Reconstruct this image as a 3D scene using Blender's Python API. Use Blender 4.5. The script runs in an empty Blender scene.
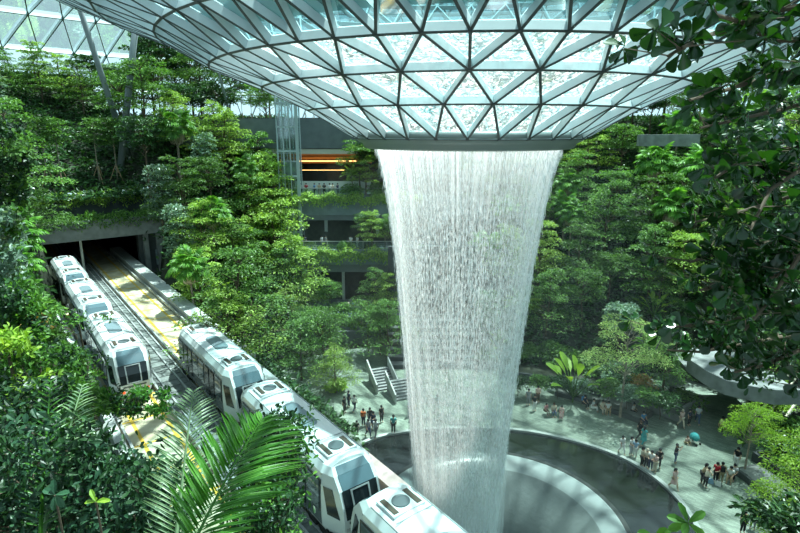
import bpy, math, random
import numpy as np
from mathutils import Vector, Matrix
C = bpy.context.scene.collection
rng = np.random.default_rng(7)
random.seed(7)
PI = math.pi
# ------------------------------------------------------------------ camera model (800x533)
F_PX, HOR, CAMZ = 545.0, 130.0, 26.0
PITCH = math.atan((266.5 - HOR) / F_PX)
def ray(px, py):
    x = (px - 400) / F_PX; y = -(py - 266.5) / F_PX
    return np.array([x, math.cos(PITCH) + y * math.sin(PITCH), -math.sin(PITCH) + y * math.cos(PITCH)])
def at_z(px, py, z=0.0):
    r = ray(px, py); return np.array([0, 0, CAMZ]) + r * ((z - CAMZ) / r[2])
def at_y(px, py, d):
    r = ray(px, py); return np.array([0, 0, CAMZ]) + r * (d / r[1])
# track frame: s runs along the track towards the camera, u to its left
DA = math.radians(142.7)
TD = np.array([math.sin(DA), math.cos(DA)]); TN = np.array([-TD[1], TD[0]]); C0 = 10.966
TZ = 8.5
def T(s, u, z=0.0):
    p = s * TD + (C0 - u) * TN; return np.array([p[0], p[1], z])
def su(x, y):
    return x * TD[0] + y * TD[1], C0 - (x * TN[0] + y * TN[1])
TROT = math.atan2(-TD[0], TD[1])
W = np.array([3.82, 31.75])          # axis of the falling water
PC = np.array([6.5, 31.6])           # centre of the pool

# ------------------------------------------------------------------ materials
MATS = {}
def mat(name, col, rough=.6, metal=0., spec=.4, noise=0., nscale=6., emit=None, estr=1., alpha=None, bump=0.):
    if name in MATS: return MATS[name]
    m = bpy.data.materials.new(name); m.use_nodes = True; nt = m.node_tree; b = nt.nodes['Principled BSDF']
    b.inputs['Base Color'].default_value = (*col, 1); b.inputs['Roughness'].default_value = rough
    b.inputs['Metallic'].default_value = metal; b.inputs['Specular IOR Level'].default_value = spec
    if noise or bump:
        tc = nt.nodes.new('ShaderNodeTexCoord'); n = nt.nodes.new('ShaderNodeTexNoise'); n.inputs['Scale'].default_value = nscale
        n.inputs['Detail'].default_value = 6; nt.links.new(tc.outputs['Object'], n.inputs['Vector'])
        if noise:
            r = nt.nodes.new('ShaderNodeMapRange'); r.inputs['From Min'].default_value = .3; r.inputs['From Max'].default_value = .7
            r.inputs['To Min'].default_value = 1 - noise; r.inputs['To Max'].default_value = 1 + noise
            nt.links.new(n.outputs['Fac'], r.inputs['Value'])
            v = nt.nodes.new('ShaderNodeVectorMath'); v.operation = 'SCALE'; v.inputs[0].default_value = col
            nt.links.new(r.outputs['Result'], v.inputs['Scale']); nt.links.new(v.outputs['Vector'], b.inputs['Base Color'])
        if bump:
            bn = nt.nodes.new('ShaderNodeBump'); bn.inputs['Strength'].default_value = bump
            nt.links.new(n.outputs['Fac'], bn.inputs['Height']); nt.links.new(bn.outputs['Normal'], b.inputs['Normal'])
    if emit:
        b.inputs['Emission Color'].default_value = (*emit, 1); b.inputs['Emission Strength'].default_value = estr
    MATS[name] = m; return m
def leafmat(name, cols, rough=.45, trans=.35, spec=.35, tint=(1.25, 1.3, .45)):
    """leaf colours vary leaf by leaf and tree by tree"""
    if name in MATS: return MATS[name]
    m = bpy.data.materials.new(name); m.use_nodes = True; nt = m.node_tree; N = nt.nodes; L = nt.links
    b = N['Principled BSDF']; out = N['Material Output']
    g = N.new('ShaderNodeNewGeometry'); oi = N.new('ShaderNodeObjectInfo')
    cr = N.new('ShaderNodeValToRGB'); e = cr.color_ramp.elements
    e[0].position = 0; e[0].color = (*cols[0], 1); e[1].position = 1; e[1].color = (*cols[-1], 1)
    for i, c in enumerate(cols[1:-1]):
        k = e.new((i + 1) / (len(cols) - 1)); k.color = (*c, 1)
    L.new(g.outputs['Random Per Island'], cr.inputs['Fac'])
    mr = N.new('ShaderNodeMapRange'); mr.inputs['To Min'].default_value = .75; mr.inputs['To Max'].default_value = 1.25
    L.new(oi.outputs['Random'], mr.inputs['Value'])
    sc = N.new('ShaderNodeVectorMath'); sc.operation = 'SCALE'
    L.new(cr.outputs['Color'], sc.inputs[0]); L.new(mr.outputs['Result'], sc.inputs['Scale'])
    L.new(sc.outputs['Vector'], b.inputs['Base Color'])
    b.inputs['Roughness'].default_value = rough; b.inputs['Specular IOR Level'].default_value = spec
    t = N.new('ShaderNodeBsdfTranslucent'); vm = N.new('ShaderNodeVectorMath'); vm.operation = 'MULTIPLY'
    vm.inputs[1].default_value = tint
    L.new(sc.outputs['Vector'], vm.inputs[0]); L.new(vm.outputs['Vector'], t.inputs['Color'])
    mx = N.new('ShaderNodeMixShader'); mx.inputs['Fac'].default_value = trans
    L.new(b.outputs['BSDF'], mx.inputs[1]); L.new(t.outputs['BSDF'], mx.inputs[2]); L.new(mx.outputs['Shader'], out.inputs['Surface'])
    MATS[name] = m; return m

# ------------------------------------------------------------------ mesh builder
class MB:
    def __init__(s): s.v = []; s.f = []; s.n = 0; s.mi = []
    def add(s, V, Fs, mi=0):
        V = np.asarray(V, float).reshape(-1, 3); s.v.append(V); b = s.n
        if isinstance(Fs, np.ndarray): fl = (Fs + b).tolist()
        else: fl = [[i + b for i in f] for f in Fs]
        s.f += fl; s.mi += [mi] * len(fl); s.n += len(V); return s
    def box(s, c, size, rz=0., mi=0, R=None):
        h = np.array(size) / 2.
        V = np.array([[x, y, z] for x in (-1, 1) for y in (-1, 1) for z in (-1, 1)]) * h
        if R is not None: V = V @ np.asarray(R).T
        elif rz:
            ca, sa = math.cos(rz), math.sin(rz); V = V @ np.array([[ca, sa, 0], [-sa, ca, 0], [0, 0, 1]])
        return s.add(V + np.array(c), [[0, 1, 3, 2], [4, 6, 7, 5], [0, 4, 5, 1], [2, 3, 7, 6], [0, 2, 6, 4], [1, 5, 7, 3]], mi)
    def prism(s, poly, z0, z1, mi=0):
        n = len(poly); V = [[p[0], p[1], z0] for p in poly] + [[p[0], p[1], z1] for p in poly]
        Fs = [list(range(n))[::-1], list(range(n, 2 * n))] + [[i, (i + 1) % n, n + (i + 1) % n, n + i] for i in range(n)]
        return s.add(V, Fs, mi)
    def arcprism(s, A, r0, r1, z0, z1, c, mi=0):
        V = []
        for a in A:
            for r, z in ((r0, z0), (r1, z0), (r1, z1), (r0, z1)): V.append([PC[0] + r * math.cos(a) - c[0], PC[1] + r * math.sin(a) - c[1], z])
        n = len(A); Fs = [[i * 4 + k, i * 4 + (k + 1) % 4, i * 4 + 4 + (k + 1) % 4, i * 4 + 4 + k] for i in range(n - 1) for k in range(4)] + [[3, 2, 1, 0], [4 * n - 4, 4 * n - 3, 4 * n - 2, 4 * n - 1]]
        return s.add(V, Fs, mi)
    def tube(s, pts, rad, seg=6, mi=0, cap=True):
        pts = [np.asarray(p, float) for p in pts]; n = len(pts)
        if np.isscalar(rad): rad = [rad] * n
        V = []
        for i, p in enumerate(pts):
            t = pts[min(i + 1, n - 1)] - pts[max(i - 1, 0)]; t /= (np.linalg.norm(t) + 1e-9)
            a = np.cross(t, [0, 0, 1.]) if abs(t[2]) < .9 else np.cross(t, [1., 0, 0]); a /= np.linalg.norm(a); b = np.cross(t, a)
            for k in range(seg):
                th = 2 * PI * k / seg; V.append(p + rad[i] * (math.cos(th) * a + math.sin(th) * b))
        Fs = [[i * seg + k, i * seg + (k + 1) % seg, (i + 1) * seg + (k + 1) % seg, (i + 1) * seg + k] for i in range(n - 1) for k in range(seg)]
        if cap: Fs += [list(range(seg))[::-1], [(n - 1) * seg + k for k in range(seg)]]
        return s.add(V, Fs, mi)
    def lathe(s, prof, seg=48, c=(0, 0, 0), mi=0, close=False):
        V = []
        for r, z in prof:
            for k in range(seg):
                a = 2 * PI * k / seg; V.append([c[0] + r * math.cos(a), c[1] + r * math.sin(a), c[2] + z])
        n = len(prof)
        Fs = [[i * seg + k, i * seg + (k + 1) % seg, (i + 1) * seg + (k + 1) % seg, (i + 1) * seg + k] for i in range(n - 1 + (1 if close else 0)) for k in range(seg)]
        if close: Fs = [[a % (n * seg) for a in f] for f in Fs]
        return s.add(V, Fs, mi)
    def leaves(s, P, D, Nn, L, Wd, kind=4, mi=0, droop=.12, fold=.18):
        P = np.asarray(P); n = len(P)
        if n == 0: return s
        D = D / (np.linalg.norm(D, axis=1, keepdims=True) + 1e-9)
        S = np.cross(D, Nn); S /= (np.linalg.norm(S, axis=1, keepdims=True) + 1e-9); U = np.cross(S, D)
        L = np.broadcast_to(np.asarray(L, float), (n,))[:, None]; Wd = np.broadcast_to(np.asarray(Wd, float), (n,))[:, None]
        if kind == 4:
            V = np.stack([P, P + D * L * .5 - S * Wd / 2 + U * Wd * fold, P + D * L - U * L * droop, P + D * L * .5 + S * Wd / 2 + U * Wd * fold], 1)
            Fq = np.array([[0, 1, 2], [0, 2, 3]]); k = 4
        else:
            pr = [(.30, .62), (.68, 1.0), (.92, .62)] if kind == 8 else [(.2, .8), (.5, 1.0), (.8, .6)]
            vs = [P]
            for sg in (-1, 1):
                for t, w in pr: vs.append(P + D * L * t + S * sg * Wd / 2 * w + U * (Wd * fold * w - L * droop * t * t))
            vs.append(P + D * L - U * L * droop)
            vs.append(P + D * L * .5 - U * L * droop * .25)
            V = np.stack(vs, 1); k = 9
            Fq = np.array([[0, 1, 8], [1, 2, 8], [2, 3, 8], [3, 7, 8], [0, 8, 4], [4, 8, 5], [5, 8, 6], [6, 8, 7]])
        Fs = (Fq[None] + (np.arange(n) * k)[:, None, None]).reshape(-1, 3)
        return s.add(V.reshape(-1, 3), Fs, mi)
    def mesh(s, name, mats, smooth=False):
        me = bpy.data.meshes.new(name)
        V = np.concatenate(s.v) if s.v else np.zeros((0, 3))
        me.from_pydata(V.tolist(), [], s.f)
        for m in (mats if isinstance(mats, (list, tuple)) else [mats]): me.materials.append(m)
        if len(set(s.mi)) > 1: me.polygons.foreach_set('material_index', s.mi)
        if smooth: me.polygons.foreach_set('use_smooth', [True] * len(me.polygons))
        me.update(); return me
    def build(s, name, mats, parent=None, smooth=False, loc=(0, 0, 0), rz=0):
        o = bpy.data.objects.new(name, s.mesh(name, mats, smooth)); C.objects.link(o); o.parent = parent
        o.location = loc; o.rotation_euler = (0, 0, rz); return o
def link(name, me, parent=None, loc=(0, 0, 0), rz=0, sc=1.):
    o = bpy.data.objects.new(name, me); C.objects.link(o); o.parent = parent; o.location = loc; o.rotation_euler = (0, 0, rz)
    o.scale = (sc, sc, sc) if np.isscalar(sc) else sc; return o
def empty(name, loc=(0, 0, 0), rz=0., sc=1.):
    o = bpy.data.objects.new(name, None); C.objects.link(o); o.location = tuple(loc); o.rotation_euler = (0, 0, rz)
    o.scale = (sc, sc, sc) if np.isscalar(sc) else sc; o.empty_display_size = .2; return o
def tag(o, label=None, cat=None, group=None, kind=None):
    if label: o['label'] = label
    if cat: o['category'] = cat
    if group: o['group'] = group
    if kind: o['kind'] = kind
    return o
def copy_tree(o, parent=None):
    c = o.copy(); C.objects.link(c); c.parent = parent
    for ch in o.children: copy_tree(ch, c)
    return c
def struct(mb, name, m, smooth=False, label=None):
    o = mb.build(name, m, None, smooth); o['kind'] = 'structure'
    if label: o['label'] = label
    return o

# ------------------------------------------------------------------ colours
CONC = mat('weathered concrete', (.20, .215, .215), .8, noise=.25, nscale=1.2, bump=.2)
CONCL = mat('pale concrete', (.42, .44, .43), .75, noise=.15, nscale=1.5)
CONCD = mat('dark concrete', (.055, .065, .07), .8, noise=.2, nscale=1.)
STEEL = mat('pale blue grey painted steel', (.60, .69, .72), .4, noise=.04, nscale=2)
STEELD = mat('dark grey steel', (.05, .06, .065), .45)
STEELM = mat('mid grey steel', (.22, .25, .27), .45)
WHITE = mat('glossy white paint', (.68, .72, .73), .22, spec=.5)
SILV = mat('silver grey paint', (.42, .45, .46), .25, metal=.2)
SMOKE = mat('smoked blue glass', (.09, .145, .175), .08, spec=.8)
DGLASS = mat('dark tinted glass', (.014, .02, .024), .1, spec=.4)
GREYP = mat('grey lower panel', (.10, .12, .13), .25)
BROWN = mat('dark bronze grille', (.06, .045, .03), .5)
RUBB = mat('black rubber', (.012, .012, .012), .8)
BARK = mat('grey brown bark', (.10, .075, .05), .85, noise=.35, nscale=5)
BARKL = mat('pale bark', (.26, .22, .17), .85, noise=.3, nscale=5)
WOOD = mat('pale timber props', (.32, .22, .13), .8)
SOIL = mat('dark soil', (.022, .028, .016), .95, noise=.4, nscale=2)  # dark earth colour, mottled by noise
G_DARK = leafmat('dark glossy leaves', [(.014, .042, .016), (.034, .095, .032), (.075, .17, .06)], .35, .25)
G_MID = leafmat('mid green leaves', [(.04, .10, .028), (.095, .21, .048), (.18, .34, .08)], .45, .32)
G_LIGHT = leafmat('light green leaves', [(.12, .22, .04), (.24, .38, .08), (.38, .52, .14)], .5, .35)
G_YEL = leafmat('yellow green leaves', [(.15, .30, .03), (.26, .44, .05), (.36, .52, .08)], .45, .4, tint=(1.2, 1.2, .4))
G_GREY = leafmat('silvery green leaves', [(0.085, 0.160, 0.102), (0.170, 0.290, 0.204), (0.340, 0.435, 0.374)], .4, .25)
G_PALM = leafmat('palm leaves', [(0.060, 0.174, 0.031), (0.119, 0.304, 0.048), (0.221, 0.435, 0.085)], .4, .35)
G_DEAD = leafmat('dry straw fronds', [(0.374, 0.319, 0.204), (0.612, 0.493, 0.374), (0.750, 0.652, 0.561)], .7, .25, tint=(1, 1, .8))
G_FEATH = leafmat('olive feathery leaves', [(0.170, 0.290, 0.085), (0.289, 0.406, 0.136), (0.442, 0.522, 0.221)], .6, .3)
G_RED = leafmat('bronze young leaves', [(0.340, 0.145, 0.051), (0.476, 0.275, 0.085), (0.204, 0.290, 0.068)], .5, .3)
# ------------------------------------------------------------------ ground
def smooth(a, b, x):
    t = np.clip((x - a) / (b - a), 0, 1); return t * t * (3 - 2 * t)
def ground(x, y):
    x = np.asarray(x, float); y = np.asarray(y, float)
    s = x * TD[0] + y * TD[1]; u = C0 - (x * TN[0] + y * TN[1])
    rho = np.hypot(x - PC[0], y - PC[1])
    far = np.clip(.62 * (rho - 24.5), 0, 24) + np.clip(.3 * (rho - 62), 0, 3.5)
    # building niche: keep it flat and low in front of the terraces
    niche = smooth(-21, -18, x) * (1 - smooth(8, 13, x)) * smooth(44, 50, y)
    far = far * (1 - niche) + niche * np.minimum(far, np.where(y > 79, 16, np.where(y > 73, 9.5, np.where(y > 66, 2.6, 0))))
    # strip beside the track, right side
    side = np.clip(7.2 - 1.1 * np.maximum(-u - 5, 0), 0, 7.2) * (1 - smooth(-38, -31, s))
    z = np.maximum(far, side * (1 - niche))
    hole = smooth(23.5, 24, x) * (1 - smooth(45, 46, x)) * (1 - smooth(56, 56.5, y)) * smooth(36, 40, y)
    z = z * (1 - hole)
    # left of the tracks the ground climbs
    left = 7.5 + .62 * np.clip(u - 7.2, 0, 26)
    wl = smooth(6.6, 7.4, u)
    z = z * (1 - wl) + np.maximum(z, left) * wl
    # corridor of the two tracks
    lo_ = -4.6 - 3.2 * (1 - smooth(-71, -66, s))
    cor = smooth(0, .6, u - lo_) * (1 - smooth(7.1, 7.5, u)) * smooth(-75.9, -75.4, s)
    z = z * (1 - cor) + np.minimum(z, TZ - 1.4) * cor
    behind = (1 - smooth(-76.6, -75.6, s)) * smooth(-9, -6, u) * (1 - smooth(10, 13, u))
    z = z * (1 - behind) + (17.6 + .5 * np.clip(-79 - s, 0, 34)) * behind
    # the camera's own terrace drops away in front
    dc = np.hypot(x, y)
    z = np.where(dc < 16, np.minimum(z, 11 + .2 * dc), z)
    return z
def g1(x, y): return float(ground(x, y))
def terrain():
    xs = np.arange(-92, 92.1, 1.25); ys = np.arange(-12, 122.1, 1.25)
    X, Y = np.meshgrid(xs, ys); Z = ground(X, Y)
    rho = np.hypot(X - PC[0], Y - PC[1])
    V = np.stack([X, Y, Z + rng.uniform(-.12, .12, Z.shape) * (Z > .5) - .12 * (Z <= .5)], -1).reshape(-1, 3)
    nx = len(xs); Fs = []
    S = X * TD[0] + Y * TD[1]; U = C0 - (X * TN[0] + Y * TN[1])
    for j in range(len(ys) - 1):
        for i in range(nx - 1):
            a = j * nx + i
            ss, uu = S[j, i], U[j, i]
            if -6.2 < uu < 8.4 and -80 < ss < -74.3: continue
            if np.hypot(X[j, i] - PC[0] + .6, Y[j, i] - PC[1] + .6) < 15: continue
            Fs.append([a, a + 1, a + nx + 1, a + nx])
    mb = MB(); mb.add(V, Fs); o = struct(mb, 'ground', SOIL, True); return o
terrain()

# ------------------------------------------------------------------ plaza floor + pool
def plaza_mat():
    m = bpy.data.materials.new('mottled grey green stone paving'); m.use_nodes = True; nt = m.node_tree; N = nt.nodes; L = nt.links; b = N['Principled BSDF']
    tc = N.new('ShaderNodeTexCoord')
    mp = N.new('ShaderNodeMapping'); mp.inputs['Scale'].default_value = (1, 1, 1); mp.inputs['Rotation'].default_value = (0, 0, .7)
    L.new(tc.outputs['Object'], mp.inputs['Vector'])
    bk = N.new('ShaderNodeTexBrick'); bk.inputs['Scale'].default_value = 1.6; bk.inputs['Mortar Size'].default_value = .015
    bk.inputs['Color1'].default_value = (.115, .155, .125, 1); bk.inputs['Color2'].default_value = (.23, .29, .23, 1); bk.inputs['Mortar'].default_value = (.11, .13, .12, 1)
    bk.inputs['Brick Width'].default_value = .9; bk.inputs['Row Height'].default_value = .16; bk.offset = .37
    L.new(mp.outputs['Vector'], bk.inputs['Vector'])
    n = N.new('ShaderNodeTexNoise'); n.inputs['Scale'].default_value = .5; n.inputs['Detail'].default_value = 8; L.new(tc.outputs['Object'], n.inputs['Vector'])
    mr = N.new('ShaderNodeMapRange'); mr.inputs['From Min'].default_value = .3; mr.inputs['From Max'].default_value = .7; mr.inputs['To Min'].default_value = .75; mr.inputs['To Max'].default_value = 1.3
    L.new(n.outputs['Fac'], mr.inputs['Value'])
    v = N.new('ShaderNodeVectorMath'); v.operation = 'SCALE'; L.new(bk.outputs['Color'], v.inputs[0]); L.new(mr.outputs['Result'], v.inputs['Scale'])
    L.new(v.outputs['Vector'], b.inputs['Base Color']); b.inputs['Roughness'].default_value = .5
    return m
PAVE = plaza_mat()
# traced outline of the pool kerb: bearing from pool centre -> radius
obs = [(-2.43, 42.22), (0, 43.02), (6, 43.7), (11.09, 43.35), (14.05, 42.22), (16.75, 40.55), (18.33, 39.26), (19.5, 36.89), (20.08, 34.52), (20.07, 32.91), (19.74, 30.95)]
oa = [math.atan2(y - PC[1], x - PC[0]) for x, y in obs]; orr = [math.hypot(y - PC[1], x - PC[0]) for x, y in obs]
ka = [-2 * PI + max(oa)] + sorted(oa); kr = [orr[int(np.argmax(oa))]] + [r for _, r in sorted(zip(oa, orr))]
ka += [PI, PI * 1.3, PI * 1.7, 2 * PI + min(oa)]; kr += [12.6, 12.4, 12.8, kr[1]]
NP = 160
PA = np.linspace(-PI, PI, NP, endpoint=False)
def prad(a):
    a = (a + PI) % (2 * PI) - PI
    return float(np.interp(a if a > min(oa) else a + 2 * PI, ka, kr)) if a < max(oa) or True else 0
PR = np.array([prad(a) for a in PA])
for _ in range(6): PR = (np.roll(PR, 1) + PR + np.roll(PR, -1)) / 3
def ringpts(off, z): return [[PC[0] + (r + off) * math.cos(a), PC[1] + (r + off) * math.sin(a), z] for a, r in zip(PA, PR)]
def circ(r, z, c=PC): return [[c[0] + r * math.cos(a), c[1] + r * math.sin(a), z] for a in PA]
def rings(mb, L, mi=0):
    V = np.concatenate([np.array(l) for l in L]); n = NP
    mb.add(V, [[i * n + k, i * n + (k + 1) % n, (i + 1) * n + (k + 1) % n, (i + 1) * n + k] for i in range(len(L) - 1) for k in range(n)], mi); return mb
fl = MB(); rings(fl, [ringpts(.32, -.3), ringpts(.32, 0), circ(20, 0), circ(27, 0.004), circ(33, 0.0)])
struct(fl, 'floor', PAVE)
pool = tag(empty('reflecting_pool', (PC[0], PC[1], -.3)), 'large round black pool with sunken grey bowl under the falling water', 'pool')
def rel(o): o.location = (-PC[0], -PC[1], .3); return o
kerb = MB(); rings(kerb, [ringpts(.34, -.3), ringpts(.34, .10), ringpts(0, .10), ringpts(0, -.3)])
rel(kerb.build('kerb', mat('pale wet stone kerb', (.36, .40, .38), .35), pool))
def water_mat(name, col, rough, bump, scale, spec=.6):
    m = bpy.data.materials.new(name); m.use_nodes = True; nt = m.node_tree; N = nt.nodes; L = nt.links; b = N['Principled BSDF']
    b.inputs['Base Color'].default_value = (*col, 1); b.inputs['Roughness'].default_value = rough; b.inputs['Specular IOR Level'].default_value = spec
    tc = N.new('ShaderNodeTexCoord'); n = N.new('ShaderNodeTexNoise'); n.inputs['Scale'].default_value = scale; n.inputs['Detail'].default_value = 5
    L.new(tc.outputs['Object'], n.inputs['Vector']); bn = N.new('ShaderNodeBump'); bn.inputs['Strength'].default_value = bump; bn.inputs['Distance'].default_value = .05
    L.new(n.outputs['Fac'], bn.inputs['Height']); L.new(bn.outputs['Normal'], b.inputs['Normal']); return m
wat = MB(); rings(wat, [ringpts(0, -.08), circ(11, -.08), circ(8.9, -.08)])
rel(wat.build('still_water', water_mat('still black water', (.014, .018, .018), .10, .25, 1.2, .5), pool))
rim = MB(); rings(rim, [circ(8.95, -.3), circ(8.95, .02), circ(8.65, .02), circ(8.6, -.15)])
rel(rim.build('inner_rim', mat('dark bowl rim', (.03, .035, .035), .3), pool))
bowl = MB()
spb = MB(); rings(spb, [circ(8.62, 0.0), circ(8.4, .03), circ(8.0, -.05), circ(7.6, -.2), circ(7.15, -.48)])
rel(spb.build('spill_band', mat('pale sheet of running water', (.20, .24, .24), .28, bump=.2, nscale=3), pool, True))
prof = [(7.15, -.48), (7.1, -.53), (6.6, -1.05), (5.9, -1.9), (5.2, -3.0), (4.6, -4.4), (4.2, -6), (4.0, -9), (3.9, -14)]
rings(bowl, [circ(r, z) for r, z in prof])
bm_ = bpy.data.materials.new('wet translucent bowl'); bm_.use_nodes = True
_b = bm_.node_tree.nodes['Principled BSDF']; _b.inputs['Base Color'].default_value = (.15, .18, .18, 1); _b.inputs['Roughness'].default_value = .32
_tc = bm_.node_tree.nodes.new('ShaderNodeTexCoord'); _n = bm_.node_tree.nodes.new('ShaderNodeTexNoise'); _n.inputs['Scale'].default_value = 3; _n.inputs['Detail'].default_value = 6
_bn = bm_.node_tree.nodes.new('ShaderNodeBump'); _bn.inputs['Strength'].default_value = .25; _bn.inputs['Distance'].default_value = .08
bm_.node_tree.links.new(_tc.outputs['Object'], _n.inputs['Vector']); bm_.node_tree.links.new(_n.outputs['Fac'], _bn.inputs['Height']); bm_.node_tree.links.new(_bn.outputs['Normal'], _b.inputs['Normal'])
rel(bowl.build('sunken_bowl', bm_, pool, True))

# ------------------------------------------------------------------ roof grid shell
def shell_h(r): return np.interp(r, RR, HH)
RR = [6.3, 8.75, 11.1, 13.5, 15.7, 18.0, 20.6, 24, 28, 33, 39, 45, 52, 60, 68, 76, 84, 91, 97, 102, 105, 107]
HH = [-.12, 1.3, 2.38, 3.28, 4.5, 5.35, 6.5, 8.2, 10.4, 13.2, 16.6, 19.5, 21.8, 22.6, 22.3, 20.6, 17.4, 13, 7.5, 0, -9, -22]
NN = [28, 28, 28, 56] + [56] * 5 + [56, 56, 112] + [112] * 10
PH0 = math.atan2(-W[1], -W[0])
nodes = []
for i, (r, h, n) in enumerate(zip(RR, HH, NN)):
    if i < 3: off = (i % 2) * PI / 28
    elif n == 56: off = 0 if i % 2 == 1 else PI / 56
    else: off = 0 if i % 2 == 1 else PI / 112
    a = PH0 + off + np.arange(n) * 2 * PI / n
    nodes.append(np.stack([W[0] + r * np.cos(a), W[1] + r * np.sin(a), np.full(n, CAMZ + h)], 1))
edges = []; tris = []
def key(i, k): return (i, k % NN[i])
for i in range(len(RR)):
    n = NN[i]
    for k in range(n): edges.append((key(i, k), key(i, k + 1), 0))
    if i + 1 < len(RR):
        m = NN[i + 1]
        A, B = nodes[i], nodes[i + 1]
        if m == n:
            # stagger: B offset +half when i even index pattern else -half
            for k in range(n):
                d0 = np.linalg.norm(B[k % n] - A[k]); dm = np.linalg.norm(B[(k - 1) % n] - A[k]); dp = np.linalg.norm(B[(k + 1) % n] - A[k])
                lo = -1 if dm < dp else 0
                edges.append((key(i, k), key(i + 1, k + lo), 1)); edges.append((key(i, k), key(i + 1, k + lo + 1), 1))
                tris.append((key(i, k), key(i + 1, k + lo), key(i + 1, k + lo + 1)))
                tris.append((key(i, k), key(i + 1, k + lo + 1), key(i, k + 1)))
        else:
            # node k of the inner ring sits below node c of the doubled ring
            for k in range(n):
                c = int(np.argmin(np.linalg.norm(B[:, :2] - A[k][:2] * 1.0 - (A[k][:2] - W) * (RR[i + 1] / RR[i] - 1), axis=1)))
                for q in (-1, 0, 1): edges.append((key(i, k), key(i + 1, c + q), 1))
                tris.append((key(i, k), key(i + 1, c - 1), key(i + 1, c))); tris.append((key(i, k), key(i + 1, c), key(i + 1, c + 1)))
                tris.append((key(i, k), key(i + 1, c + 1), key(i, k + 1)))
def pos(kk): return nodes[kk[0]][kk[1]]
def snorm(p):
    dx = p[0] - W[0]; dy = p[1] - W[1]; r = math.hypot(dx, dy); g = (shell_h(r + .8) - shell_h(r - .8)) / 1.6
    v = np.array([-g * dx / r, -g * dy / r, 1.]); return v / np.linalg.norm(v)
roof = tag(empty('ceiling', (W[0], W[1], CAMZ)), kind='structure')
roof['label'] = 'glass and steel grid shell roof dipping to a round opening'
web = MB(); fla = MB()
QF = [[0, 1, 3, 2], [4, 6, 7, 5], [0, 4, 5, 1], [2, 3, 7, 6], [0, 2, 6, 4], [1, 5, 7, 3]]
for a, b, kd in edges:
    A, B = pos(a), pos(b); mid = (A + B) / 2; nrm = snorm(mid); t = B - A; L_ = np.linalg.norm(t); t /= L_
    sd = np.cross(t, nrm); sd /= np.linalg.norm(sd); up = np.cross(sd, t)
    if up[2] < 0: up = -up
    big = 1.0 if RR[a[0]] < 20 else (1.25 if RR[a[0]] < 50 else 1.5)
    wd, dp = .055 * big, .32 * big
    V = [P_ + sd * sx * wd - up * dz for P_ in (A + t * .05, B - t * .05) for sx in (-1, 1) for dz in (.0, dp)]
    web.add(V, QF)
    V = [P_ + sd * sx * (wd - .005) - up * dz for P_ in (A, B) for sx in (-1, 1) for dz in (dp, dp + .03)]
    fla.add(V, QF)
for i in range(len(RR)):
    for p in nodes[i]:
        if RR[i] < 50:
            nrm = snorm(p); fla.tube([p - nrm * .25, p - nrm * .37], .09, 8)
o = web.build('beam_webs', STEEL, roof); o.location = (-W[0], -W[1], -CAMZ)
o = fla.build('beam_flanges', STEELD, roof); o.location = (-W[0], -W[1], -CAMZ)
# glass: inner zone carries a film of running water
def glass_mat(name, wet):
    m = bpy.data.materials.new(name); m.use_nodes = True; nt = m.node_tree; N = nt.nodes; L = nt.links; out = N['Material Output']; N.remove(N['Principled BSDF'])
    tr = N.new('ShaderNodeBsdfTransparent'); tr.inputs['Color'].default_value = (.50, .82, .85, 1) if wet else (.66, .88, .91, 1)
    gl = N.new('ShaderNodeBsdfGlossy'); gl.inputs['Roughness'].default_value = .05; gl.inputs['Color'].default_value = (.9, 1, 1, 1)
    fr = N.new('ShaderNodeFresnel'); fr.inputs['IOR'].default_value = 1.35
    mx = N.new('ShaderNodeMixShader')
    if wet:
        tl = N.new('ShaderNodeBsdfTranslucent'); tl.inputs['Color'].default_value = (.9, 1, 1, 1)
        tc = N.new('ShaderNodeTexCoord')
        n1 = N.new('ShaderNodeTexNoise'); n1.inputs['Scale'].default_value = 1.6; n1.inputs['Detail'].default_value = 4; n1.inputs['Distortion'].default_value = 2.2
        L.new(tc.outputs['Object'], n1.inputs['Vector'])
        n2 = N.new('ShaderNodeTexVoronoi'); n2.feature = 'DISTANCE_TO_EDGE'; n2.inputs['Scale'].default_value = 2.4
        wv = N.new('ShaderNodeVectorMath'); wv.operation = 'MULTIPLY_ADD'; wv.inputs[1].default_value = (1.2, 1.2, 1.2)
        L.new(n1.outputs['Color'], wv.inputs[0]); L.new(tc.outputs['Object'], wv.inputs[2]); L.new(wv.outputs['Vector'], n2.inputs['Vector'])
        r1 = N.new('ShaderNodeMapRange'); r1.inputs['From Min'].default_value = 0; r1.inputs['From Max'].default_value = .28
        r1.inputs['To Min'].default_value = .0; r1.inputs['To Max'].default_value = .6
        L.new(n2.outputs['Distance'], r1.inputs['Value'])
        m2 = N.new('ShaderNodeMixShader'); L.new(r1.outputs['Result'], m2.inputs['Fac']); L.new(tr.outputs['BSDF'], m2.inputs[1]); L.new(tl.outputs['BSDF'], m2.inputs[2])
        src = m2.outputs['Shader']
    else: src = tr.outputs['BSDF']
    mul = N.new('ShaderNodeMath'); mul.operation = 'MULTIPLY'; mul.inputs[1].default_value = .5; L.new(fr.outputs['Fac'], mul.inputs[0])
    L.new(mul.outputs['Value'], mx.inputs['Fac']); L.new(src, mx.inputs[1]); L.new(gl.outputs['BSDF'], mx.inputs[2]); L.new(mx.outputs['Shader'], out.inputs['Surface']); return m
gd = MB(); gw = MB()
for t3 in tris:
    V = [pos(k) + np.array([0, 0, .02]) for k in t3]
    (gw if RR[t3[0][0]] < 13 else gd).add(V, [[0, 1, 2]])
gd.build('glass_panes', glass_mat('pale cyan roof glass', False), roof).location = (-W[0], -W[1], -CAMZ)
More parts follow.
